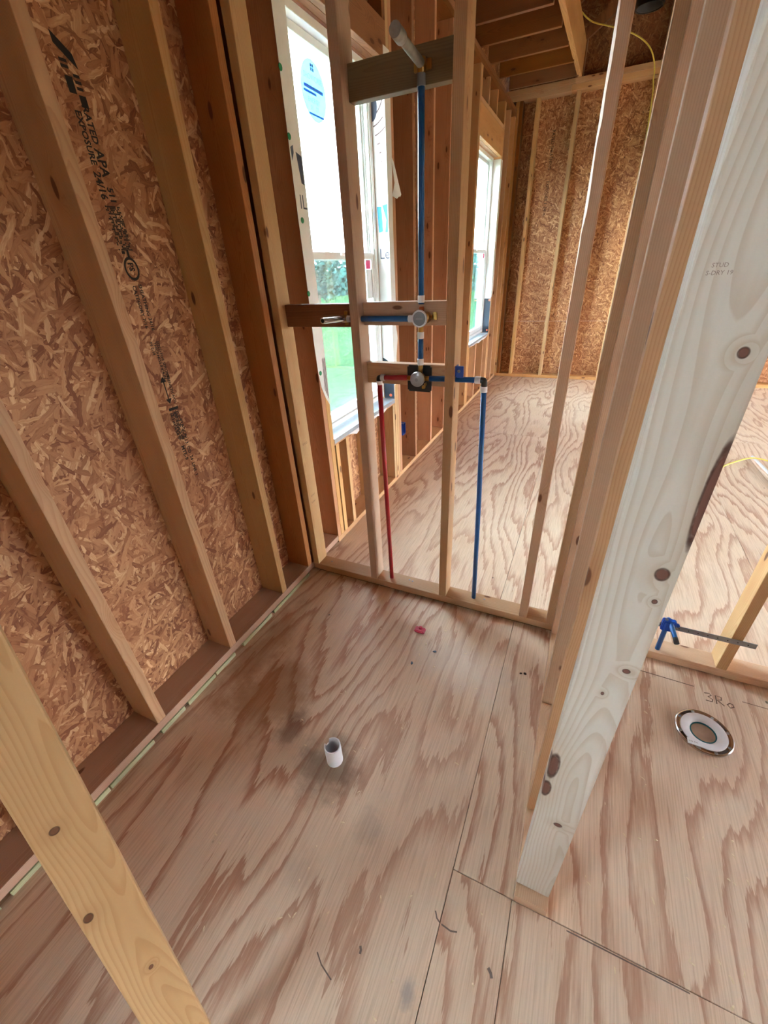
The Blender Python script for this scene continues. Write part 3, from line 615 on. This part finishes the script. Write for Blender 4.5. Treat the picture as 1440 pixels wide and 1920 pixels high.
for a, b in ((-4.9, -2.4), (-2.4, .05), (.05, 2.5), (2.5, 5.6)):
    slope_board('roof_sheathing', a+g, b-g, -.60, RX, .167, .18, OSB_SHADED); slope_board('roof_sheathing', a+g, b-g, 2*RX+.60, RX+.0005, .167, .18, OSB_SHADED, -1)
# sloping gable-end member seen from inside
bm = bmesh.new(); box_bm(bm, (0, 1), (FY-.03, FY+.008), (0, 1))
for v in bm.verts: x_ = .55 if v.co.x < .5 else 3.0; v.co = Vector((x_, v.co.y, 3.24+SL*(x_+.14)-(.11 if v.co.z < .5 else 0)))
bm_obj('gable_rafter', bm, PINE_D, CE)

# ------------------------------------------------------------------ rest of the shell (out of view): closed rear wall, right wall with openings shaped for fill light
XR = 7.0
WO = empty('wall_east', kind='structure')
def holes(wall, axis, c, lo, hi, top, openings, mat):
    xs = sorted({lo, hi, *[o_[0] for o_ in openings], *[o_[1] for o_ in openings]})
    for a, b in zip(xs, xs[1:]):
        mid = (a+b)/2; op = [o_ for o_ in openings if o_[0] < mid < o_[1]]
        spans = [(0, top)] if not op else [(0, op[0][2]), (op[0][3], top)]
        for s, e in spans:
            if e-s < .01: continue
            if axis == 'x': panel(wall, mat, (c, c+.0125), (a, b), (s, e))
            else: panel(wall, mat, (a, b), (c, c+.0125), (s, e))
holes(WO, 'x', XR+.14, -4.6, 5.48, 3.56, [(0, 1.3, .05, 1.7), (2.3, 3.9, .05, 1.7)], OSB_X)
for y0 in [-4.5+.406*k for k in range(25)]:
    if not any(a-.05 < y0 < b+.01 for a, b in ((0, 1.3), (2.3, 3.9))): board('stud', (XR, XR+.139), (y0, y0+.038), (.045, 3.2), PINE, WO)
board('top_plate', (XR, XR+.139), (-4.6, 5.33), (3.2, 3.28), PINE, WO, 'y')
WB = empty('wall_back', kind='structure')
holes(WB, 'y', -4.75, -.15, XR+.15, 5.6, [], OSB_Y)
for x0 in (-.10, .3, .7, 1.1, 1.5, 1.9, 2.3, 2.7, 3.1, 3.5, 3.8, 4.2, 4.6, 5.0, 5.4, 5.8, 6.3, 6.7): board('stud', (x0, x0+.038), (-4.73, -4.60), (.045, 3.2), PINE, WB)

# ------------------------------------------------------------------ the propped board in the foreground
bd = Vector((-.20700476, .14902371, 1)); P0 = Vector((.75827617, -1.65280435, 0)); dirn = bd.normalized(); Lb = 3.16*bd.length
vd = (P0+bd*.9-cam.location); wv = dirn.cross(vd).normalized(); wv = Matrix.Rotation(math.radians(-7), 3, dirn) @ wv; nv = dirn.cross(wv)
if nv.dot(vd) < 0: wv, nv = -wv, -nv
M = Matrix(((wv.x, nv.x, dirn.x, P0.x), (wv.y, nv.y, dirn.y, P0.y), (wv.z, nv.z, dirn.z, P0.z), (0, 0, 0, 1)))
me = board_mesh(.089, .038, Lb, .003).copy(); me.materials.clear()
for v in me.vertices:                                               # cut square to the floor at its foot
    if v.co.z < .02: v.co.z -= (M @ v.co).z/dirn.z-.001
tag(link('lumber', me, BRACE, None, M), 'loose pine two by four leaning across the near left corner of the picture', 'lumber')

# ------------------------------------------------------------------ shower plumbing
def ring_at(name, p, d, r, h, mat, parent): return lathe(name, [(r, -h/2), (r+.001, -h/2+.001), (r+.001, h/2-.001), (r, h/2), (r-.003, h/2), (r-.003, -h/2)], p, d, mat, parent, 20, True)
Y = .030; RP = .0108
# mixing valve on its black guard plate
mv = empty('mixing_valve', (.670, .045, 1.163), 'shower mixing valve with square black plate on the lower block', 'valve')
bm = bmesh.new(); box_bm(bm, (.6175, .7225), (.0395, .0445), (1.110, 1.216)); bmesh.ops.bevel(bm, geom=[e for e in bm.edges if abs(e.verts[0].co.y-e.verts[1].co.y) > .003], offset=.006, segments=4, affect='EDGES')
bm_obj('guard_plate', bm, BLACK_PL, mv)['label'] = 'square black plastic plate'
lathe('valve_body', [(0, 0), (.024, 0), (.024, .022), (.019, .026), (.019, .034), (0, .034)], (.672, .0395, 1.166), (0, -1, 0), BRASS, mv)
lathe('test_cap', [(0, .042), (.020, .042), (.0275, .040), (.0290, .036), (.0290, .026), (.021, .024), (.018, .018)], (.676, .030, 1.170), (0, -1, 0), SILVER, mv, 32)
lathe('cap_mark', [(0, .0005), (.007, .0005), (.007, 0)], (.676, -.0122, 1.170), (0, -1, 0), STEEL, mv, 16)
tube('inlet_port', [(.620, Y, 1.166), (.655, Y, 1.166)], .010, BRASS, mv); tube('inlet_port', [(.688, Y, 1.166), (.726, Y, 1.168)], .010, BRASS, mv)
tube('outlet_port', [(.678, Y, 1.185), (.679, Y, 1.226)], .010, BRASS, mv)
boxes('stop_screw', [((.700, .706), (.012, .034), (1.140, 1.152)), ((.688, .700), (.018, .034), (1.128, 1.140))], BRASS, mv, .001)
# diverter valve
dv = empty('diverter_valve', (.690, .045, 1.393), 'brass diverter valve with round white rimmed cap on the middle block', 'valve')
lathe('valve_body', [(0, 0), (.021, 0), (.021, .030), (.016, .034), (0, .034)], (.697, .0445, 1.393), (0, -1, 0), BRASS, dv)
lathe('cap_rim', [(.0245, .018), (.029, .018), (.030, .020), (.030, .026), (.028, .028), (.0245, .028)], (.690, .012, 1.394), (0, -1, 0), WHITE_PL, dv, 32, True)
lathe('test_cap', [(0, .026), (.0243, .026), (.0243, .016), (0, .016)], (.690, .012, 1.394), (0, -1, 0), GREY_PL, dv, 32)
boxes('cap_mark', [((.676, .704), (-.0148, -.0141), (1.391, 1.396))], STEEL, dv)
tube('outlet_port', [(.683, Y, 1.412), (.683, Y, 1.432)], .010, COPPER, dv); tube('outlet_port', [(.680, Y, 1.335), (.681, Y, 1.375)], .010, BRASS, dv)
tube('side_port', [(.648, Y, 1.390), (.680, Y, 1.392)], .010, COPPER, dv); tube('side_screw', [(.712, Y-.004, 1.397), (.728, Y-.006, 1.398)], .005, BRASS, dv)
boxes('mounting_lug', [((.724, .742), (.034, .0445), (1.385, 1.412))], BRASS, dv, .002)
# risers and supplies
rs = empty('riser_pipe', (.682, Y, 1.445), 'tall blue pipe rising from the diverter valve to the top block', 'pipe')
tube('pipe', [(.682, Y, 1.440), (.683, Y, 2.062)], RP, PEX_BLUE, rs); ring_at('crimp_ring', (.682, Y, 1.457), (0, 0, 1), RP+.001, .024, WHITE_PL, rs); ring_at('crimp_ring', (.683, Y, 2.046), (0, 0, 1), RP+.001, .030, GREY_PL, rs)
lathe('drop_ear_elbow', [(0, -.004), (.013, 0), (.0145, .014), (.0145, .030), (.012, .034), (0, .034)], (.684, Y, 2.060), (0, 0, 1), BRASS, rs)
boxes('mounting_lug', [((.656, .712), (.037, .0425), (2.066, 2.092))], BRASS, rs, .002)
tube('shower_nipple', [(.684, Y-.008, 2.080), (.689, -.165, 2.086)], .0125, PIPE_GREY, rs)['label'] = 'dusty grey capped nipple pointing out of the wall'
tube('nipple_cap', [(.6885, -.14, 2.085), (.690, -.186, 2.0865)], .0165, PIPE_GREY, rs)
mp = empty('connector_pipe', (.680, Y, 1.23), 'short blue pipe between the two round valves', 'pipe')
tube('pipe', [(.679, Y, 1.222), (.680, Y, 1.342)], RP, PEX_BLUE, mp); ring_at('crimp_ring', (.679, Y, 1.232), (0, 0, 1), RP+.001, .024, WHITE_PL, mp); ring_at('crimp_ring', (.680, Y, 1.331), (0, 0, 1), RP+.001, .024, WHITE_PL, mp)
hp = empty('hot_supply_pipe', (.498, .045, PZ), 'red hot water pipe from the floor plate to the lower valve', 'pipe')
tube('vertical_pipe', [(.4985, .046, .012), (.4945, .036, .6), (.491, Y, 1.138)], RP, PEX_RED, hp); tube('horizontal_pipe', [(.512, Y, 1.162), (.622, Y, 1.167)], RP, PEX_RED, hp)
tube('elbow', smooth_path([(.490, Y, 1.134), (.490, Y, 1.156), (.495, Y, 1.161), (.516, Y, 1.162)], 4), .0118, BLACK_PL, hp); ring_at('crimp_ring', (.5085, Y, 1.162), (1, 0, 0), RP+.002, .018, WHITE_PL, hp); ring_at('crimp_ring', (.491, Y, 1.140), (0, 0, 1), RP+.002, .016, WHITE_PL, hp)
cp = empty('cold_supply_pipe', (.965, .05, PZ), 'blue cold water pipe with black elbow right of the second stud', 'pipe')
tube('vertical_pipe', [(.9655, .05, .012), (.955, .04, .6), (.9405, Y, 1.145)], RP, PEX_BLUE, cp); tube('horizontal_pipe', [(.718, Y, 1.168), (.922, Y, 1.172)], RP, PEX_BLUE, cp)
tube('elbow', smooth_path([(.9405, Y, 1.140), (.940, Y, 1.166), (.934, Y, 1.172), (.915, Y, 1.172)], 4), .0118, BLACK_PL, cp); ring_at('crimp_ring', (.915, Y, 1.172), (1, 0, 0), RP+.002, .022, WHITE_PL, cp); ring_at('crimp_ring', (.9405, Y, 1.138), (0, 0, 1), RP+.002, .022, WHITE_PL, cp)
clip = empty('pipe_clip', (.829, Y, 1.185), 'blue pipe clip on the side of the second partition stud', 'clip')
boxes('clip_back', [((.8275, .8315), (.012, .050), (1.184, 1.224))], BLUE_PL, clip, .001); boxes('clip_tab', [((.8315, .860), (.014, .022), (1.180, 1.224))], BLUE_PL, clip, .0015)
lathe('clip_screw', [(0, .003), (.005, .002), (.006, 0)], (.842, .014, 1.205), (0, -1, 0), STEEL, clip, 10)
ho = empty('hand_shower_outlet', (.350, Y, 1.39), 'chrome stub fed by a blue pipe through the first partition stud', 'pipe')
tube('pipe', [(.366, Y, 1.391), (.640, Y, 1.390)], RP, PEX_BLUE, ho); ring_at('crimp_ring', (.366, Y, 1.391), (1, 0, 0), RP+.001, .020, WHITE_PL, ho); ring_at('crimp_ring', (.640, Y, 1.390), (1, 0, 0), RP+.001, .020, WHITE_PL, ho)
lathe('drop_ear_elbow', [(0, -.012), (.014, -.012), (.0145, .012), (0, .014)], (.348, Y, 1.392), (1, 0, 0), BRASS, ho); boxes('mounting_lug', [((.340, .356), (.037, .0445), (1.366, 1.420))], BRASS, ho, .002)
lathe('chrome_stub', [(.0095, -.01), (.0105, -.01), (.0105, .165), (.0095, .165), (.0075, .165), (.0075, -.01)], (.349, Y-.012, 1.393), (.006, -1, .055), CHROME, ho, 20, True)
tube('stub_mouth', [(.3496, -.125, 1.4003), (.3497, -.129, 1.4005)], .0074, BLACK_PL, ho)
# drain stub and closet flange
dr = empty('drain_stub', (.692, -.936, 0), 'white plastic drain pipe stub standing up from the plywood', 'pipe')
bm = bmesh.new(); Rr = .030; rings = []
for (r, zf) in ((Rr, 0), (Rr, 1), (Rr-.0035, 1), (Rr-.0035, 0)):
    rr = []
    for k in range(40):
        t = 2*math.pi*k/40; top = .092+(-.020 if 17 <= k <= 20 else 0)
        rr.append(bm.verts.new((.692+r*math.cos(t), -.936+r*math.sin(t), .0008 if zf == 0 else top)))
    rings.append(rr)
for a, b in zip(rings, rings[1:]):
    for k in range(40): bm.faces.new((a[k], a[(k+1) % 40], b[(k+1) % 40], b[k]))
bmesh.ops.recalc_face_normals(bm, faces=bm.faces); o = bm_obj('pipe', bm, WHITE_PL, dr)
for p in o.data.polygons: p.use_smooth = True
o.data.set_sharp_from_angle(angle=math.radians(40))
lathe('hub', [(Rr-.0036, .0006), (Rr-.0036, .004), (0, .004), (0, .0006)], (.692, -.936, 0), (0, 0, 1), plain('drain_dust', lin(160, 116, 96), .8), dr)
FC = Vector((1.926, -.308, 0))
fl = empty('toilet_flange', FC, 'toilet flange with chrome ring and white hub set in the floor', 'flange')
lathe('metal_ring', [(.072, .010), (.073, .0125), (.086, .0125), (.089, .014), (.0915, .012), (.0915, .004), (.089, .0008), (.073, .0008)], FC, (0, 0, 1), CHROME, fl, 48, True)
lathe('hub', [(.042, -.0), (.042, .004), (.048, .010), (.053, .014), (.070, .016), (.0745, .0145), (.0745, .0128), (.071, .0126), (.0715, .0008), (.042, .0)], FC, (0, 0, 1), WHITE_PL, fl, 48, True)
lathe('pipe_mouth', [(.0385, .0008), (.0385, .0062), (.042, .0062), (.042, .0008)], FC, (0, 0, 1), TEAL, fl, 40, True)
lathe('pipe_bore', [(0, .0006), (.0385, .0006), (.0385, .002), (0, .0016)], FC, (0, 0, 1), plain('bore_brown', lin(196, 164, 138), .8, noise_amt=.2, scale=30), fl, 40)  # brown disc closing the pipe bore
for k in range(8):
    t = k*math.pi/4+.3; p = FC+Vector((.081*math.cos(t), .081*math.sin(t), .0126))
    lathe('screw', [(0, .003), (.004, .0025), (.0055, 0)], p, (0, 0, 1), STEEL, fl, 10)
for k in range(4):
    t = k*math.pi/2+.65; A = []
    for q in range(7):
        a = t+(q-3)*.085; A.append(((.076, a), (.085, a)))
    bm = bmesh.new(); vs_ = [[bm.verts.new(FC+Vector((r*math.cos(a), r*math.sin(a), .01275))) for r, a in pr] for pr in A]
    for a, b in zip(vs_, vs_[1:]): bm.faces.new((a[0], a[1], b[1], b[0]))
    bm_obj('bolt_slot', bm, plain('slot_dark', lin(70, 52, 44), .6) if k == 0 else bpy.data.materials['slot_dark'], fl)
boxes('paper_tag', [((FC.x-.062, FC.x-.018), (FC.y-.075, FC.y-.052), (.0165, .0172))], WHITE_PL, fl)['label'] = 'small white paper tag'
lettering('tag_print', '4 IN  PVC', .007, (FC.x-.058, FC.y-.066, .0175), (1, 0, 0), (0, 1, 0), PENCIL, fl)
# toilet supply stub on its bracket
sb = empty('supply_stub', (1.80, 0, .213), 'blue water stub held by a blue clamp on a steel bar bracket', 'bracket')
boxes('bracket_bar', [((1.47, 2.088), (-.0035, -.0008), (.202, .226))], STEEL, sb)['label'] = 'flat steel bar with punched holes'
for k in range(18): lathe('bar_hole', [(0, .0004), (.0026, .0004), (.0026, 0)], (1.50+.033*k, -.0035, .214), (0, -1, 0), BLACK_PL, sb, 8)
boxes('clamp', [((1.764, 1.812), (-.020, .004), (.198, .252)), ((1.812, 1.826), (-.016, .000), (.226, .240)), ((1.772, 1.800), (-.028, -.020), (.205, .245))], BLUE_PL, sb, .003)
lathe('clamp_screw', [(0, .006), (.006, .005), (.006, 0)], (1.775, -.012, .252), (0, 0, 1), STEEL, sb, 10)
tube('down_pipe', [(1.797, .030, .02), (1.795, .028, .18), (1.790, .016, .235)], .0095, PEX_BLUE, sb)
tube('stub_pipe', smooth_path([(1.790, .016, .235), (1.791, -.006, .243), (1.796, -.03, .236), (1.806, -.078, .222)], 5), .0092, PEX_BLUE, sb); tube('stub_end', [(1.806, -.076, .2225), (1.810, -.098, .216)], .0098, BLACK_PL, sb)
# electrical box and cables
eb = empty('outlet_box', (.012, 1.43, .40), 'blue plastic outlet box on a stud of the far left wall', 'box')
boxes('box_shell', [((-.055, .012), (1.4255, 1.482), (.36, .365)), ((-.055, .012), (1.4255, 1.482), (.453, .458)), ((-.055, .012), (1.4255, 1.429), (.365, .453)), ((-.055, .012), (1.4785, 1.482), (.365, .453)), ((-.055, -.052), (1.429, 1.4785), (.365, .453))], BLUE_PL, eb)
boxes('box_lug', [((-.010, .012), (1.4255, 1.432), (.44, .458))], BLUE_PL, eb)
def cable(name, pts, r, mat, label, cat='cable'): return tag(tube(name, smooth_path(pts, 8), r, mat), label, cat)
cable('electrical_cable', [(2.30, 2.22, .006), (2.441, 2.357, .006), (2.55, 2.50, .006), (2.68, 2.59, .034), (2.76, 2.61, .036), (2.90, 2.625, .012), (3.3, 2.6, .006)], .006, YELLOW, 'yellow electrical cable lying on the plywood right of the post')
tag(tube('conduit_offcut', [(2.745, 2.70, .0165), (2.775, 2.34, .0165), (2.80, 2.05, .0165)], .010, WHITE_PL), 'thin white plastic offcut crossing under the yellow cable on the floor', 'offcut')
cable('electrical_cable', [(.62, 4.9, 3.74), (.745, 5.0, 3.665), (.96, 5.0, 3.585), (1.172, 5.0, 3.495), (1.313, 5.0, 3.395), (1.39, 5.05, 3.30), (1.425, 5.2, 3.235), (1.434, 5.3, 3.19), (1.458, 5.315, 3.05), (1.50, 5.318, 2.4), (1.52, 5.318, 1.3)], .0065, YELLOW, 'yellow electrical cable hanging from the rafters down the far wall')
# roof vent pipe
dc = empty('vent_duct', (1.262, 4.45, 3.49), 'round grey metal vent duct hanging under the roof at top right', 'duct')
lathe('duct_pipe', [(.105, .0), (.108, .002), (.108, .62), (.103, .62), (.103, .0)], (1.262, 4.45, 3.49), (0, 0, 1), STEEL, dc, 36, True)
lathe('duct_collar', [(.108, .0), (.118, .0), (.118, .05), (.108, .05)], (1.262, 4.45, 3.485), (0, 0, 1), BLACK_PL, dc, 36, True)
lathe('duct_damper', [(0, .12), (.102, .12), (.102, .122), (0, .122)], (1.262, 4.45, 3.49), (0, 0, 1), GREY_PL, dc, 36)
# litter on the plywood
rc = empty('plastic_scrap', (.768, -.225, 0), 'pink red plastic scrap on the floor near the partition', 'scrap')
boxes('scrap_body', [((.742, .794), (-.246, -.212), (.0006, .016))], RED_SC, rc, .004); lathe('scrap_knob', [(.009, 0), (.009, .006), (.005, .009), (0, .009)], (.768, -.222, .016), (0, 0, 1), RED_SC, rc, 14)
def chip(name, x, y, sx, sy, sz, rot, mat, label, cat, group=None):
    bm = bmesh.new(); bmesh.ops.create_icosphere(bm, subdivisions=1, radius=1)
    for v in bm.verts: v.co = Vector((v.co.x*sx*random.uniform(.7, 1.2), v.co.y*sy*random.uniform(.7, 1.2), (v.co.z+1)*sz*.5))
    mn = min(v.co.z for v in bm.verts)
    for v in bm.verts: v.co.z -= mn
    return tag(bm_obj(name, bm, mat, None, Matrix.Translation((x, y, .0006)) @ Matrix.Rotation(rot, 4, 'Z')), label, cat, group)
SLATE = plain('slate_plastic', lin(92, 112, 132), .5); DIRT = plain('dark_dirt', lin(66, 46, 34), .9)
chip('plastic_chip', .876, -.325, .010, .006, .008, .2, SLATE, 'blue grey plastic chip with a thin tail near the floor middle', 'chip')
chip('plastic_chip', .800, -.425, .006, .010, .006, .3, SLATE, 'small blue grey flake left of the other blue chip', 'chip')
chip('dirt_clump', 1.262, -.296, .007, .005, .006, .4, DIRT, 'dark crumb of dirt, left of a pair by the right wall', 'dirt')
chip('dirt_clump', 1.279, -.291, .009, .006, .008, -.3, DIRT, 'dark crumb of dirt, right of a pair by the right wall', 'dirt')
random.seed(11); bm = bmesh.new()
for k in range(190):
    if k < 150: x, y = random.uniform(.45, 2.2), random.uniform(-1.6, -.15)
    else: x, y = random.uniform(2.2, 2.4), random.uniform(-1.0, -.5)
    z = .0005
    if k < 150 and (1.33 < x < 1.46 and y > -1.1 or (x-1.926)**2+(y+.308)**2 < .011 or (x-.692)**2+(y+.936)**2 < .003): continue
    L_, wd = random.uniform(.003, .008), random.uniform(.0012, .0026); t = random.uniform(0, 3.14); d = Vector((math.cos(t), math.sin(t), 0)); s = Vector((-d.y, d.x, 0))*wd; c = Vector((x, y, z)); h = Vector((0, 0, random.uniform(.001, .003)))
    vv = [bm.verts.new(c-d*L_-s), bm.verts.new(c-d*L_+s), bm.verts.new(c+s+h), bm.verts.new(c-s+h), bm.verts.new(c+d*L_+s*.5), bm.verts.new(c+d*L_-s*.5)]
    bm.faces.new((vv[0], vv[1], vv[2], vv[3])); bm.faces.new((vv[3], vv[2], vv[4], vv[5]))
o = tag(bm_obj('wood_shavings', bm, CHIP), 'tiny pale wood shavings strewn over the plywood floor', 'shavings', None, 'stuff'); md = o.modifiers.new('thick', 'SOLIDIFY'); md.thickness = .0006

# ------------------------------------------------------------------ outdoors
bm = bmesh.new(); bmesh.ops.create_grid(bm, x_segments=40, y_segments=40, size=160)
for v in bm.verts: v.co.z = -.8+ (.15*math.sin(v.co.x*.13)+.12*math.cos(v.co.y*.17) if abs(v.co.x) > 14 or abs(v.co.y) > 14 else 0)
tag(bm_obj('ground', bm, LAWN), kind='structure')
def tree_meshes(seed, mat):
    rnd = random.Random(seed); bm = bmesh.new()
    blobs = [(Vector((rnd.uniform(-1, 1), rnd.uniform(-1, 1), rnd.uniform(.9, 3.4))), rnd.uniform(.5, .95)) for _ in range(11)]
    for c, r in blobs:
        for _ in range(85):
            d = Vector((rnd.gauss(0, 1), rnd.gauss(0, 1), rnd.gauss(0, 1))).normalized(); p = c+d*r*rnd.uniform(.6, 1.05)
            u = Vector((rnd.gauss(0, 1), rnd.gauss(0, 1), rnd.gauss(0, 1))).normalized(); v = u.cross(d).normalized(); s = rnd.uniform(.09, .2)
            bm.faces.new([bm.verts.new(p+u*s), bm.verts.new(p+v*s*.6), bm.verts.new(p-u*s), bm.verts.new(p-v*s*.6)])
    cr = bpy.data.meshes.new('crown'); bm.to_mesh(cr); bm.free(); cr.materials.append(mat)
    bm = bmesh.new(); tube_bm(bm, [(0, 0, -.1), (.05, 0, 1.2), (-.05, .05, 2.6)], .13, 8, True, .05)
    for k in range(4):
        a = k*1.6+seed; tube_bm(bm, [(0, 0, 1.0+.3*k), (.7*math.cos(a), .7*math.sin(a), 2.0+.3*k)], .05, 6, True, .015)
    tr = bpy.data.meshes.new('trunk'); bm.to_mesh(tr); bm.free(); tr.materials.append(BARK); return cr, tr
TM = [tree_meshes(s, m) for s, m in ((1, LEAF1), (2, LEAF2), (3, LEAF1))]
rnd = random.Random(5)
for k in range(13):
    x, y = -32+4.4*k+rnd.uniform(-.3, .3), 23+2.4*k+rnd.uniform(-.6, .6); s = rnd.uniform(.92, 1.08)
    ORD = ('leftmost', 'second', 'third', 'fourth', 'fifth', 'sixth', 'seventh', 'eighth', 'ninth', 'tenth', 'eleventh', 'twelfth', 'rightmost')[k]
    e = empty('tree', (x, y, -.85), ORD+(' tree' if k in (0, 12) else ' tree from the left')+' in the row across the lawn', 'tree', 'trees beyond the lawn')
    e.scale = (s*1.25, s*1.25, s); e.rotation_euler.z = rnd.uniform(0, 6)
    for nm, me in zip(('crown', 'trunk'), TM[k % 3]):
        o = bpy.data.objects.new(nm, me); COL.objects.link(o); o.parent = e
rnd = random.Random(9); bm = bmesh.new()
for k in range(9000):                                               # the wood behind the row of trees, a mass of foliage
    t = rnd.random(); c = Vector((-48+70*t, 34+34*t, 0))+Vector((rnd.uniform(-3, 3), rnd.uniform(0, 6), -.8+4.6*rnd.random()**1.1*(.8+.2*math.sin(t*37))))
    u = Vector((rnd.gauss(0, 1), rnd.gauss(0, 1), rnd.gauss(0, 1))).normalized(); v = u.cross(Vector((rnd.gauss(0, 1), rnd.gauss(0, 1), .3))).normalized(); s_ = rnd.uniform(.25, .6)
    bm.faces.new([bm.verts.new(c+u*s_), bm.verts.new(c+v*s_*.6), bm.verts.new(c-u*s_), bm.verts.new(c-v*s_*.6)])
tag(bm_obj('woodland', bm, LEAF2), 'dense blue green woodland closing the view behind the row of trees', 'woodland', None, 'stuff')

# ------------------------------------------------------------------ small pieces belong to the part that carries them
SUB = {'cap_mark': ('test_cap',), 'cap_rim': ('test_cap',), 'mounting_lug': ('valve_body', 'drop_ear_elbow'), 'nipple_cap': ('shower_nipple',), 'crimp_ring': ('pipe', 'vertical_pipe', 'horizontal_pipe'),
       'stub_mouth': ('chrome_stub',), 'screw': ('metal_ring',), 'bolt_slot': ('metal_ring',), 'tag_print': ('paper_tag',), 'clamp_screw': ('clamp',), 'bar_hole': ('bracket_bar',), 'clip_screw': ('clip_tab',),
       'stub_end': ('stub_pipe',), 'stop_screw': ('valve_body',), 'side_screw': ('valve_body',), 'box_lug': ('box_shell',), 'scrap_knob': ('scrap_body',), 'pipe_mouth': ('hub',)}
def base(o): return o.name.split('.')[0]
def mid(o): return sum((v.co for v in o.data.vertices), Vector())/max(1, len(o.data.vertices))
for o in list(bpy.data.objects):
    r = o.parent
    if r is None or r.type != 'EMPTY' or 'category' not in r or base(o) not in SUB: continue
    c = [q for q in r.children if q != o and base(q) in SUB[base(o)]]
    if c:
        m_ = mid(o); q = min(c, key=lambda q: min((v.co-m_).length for v in q.data.vertices)); o.parent = q; o.matrix_parent_inverse = Matrix.Identity(4)
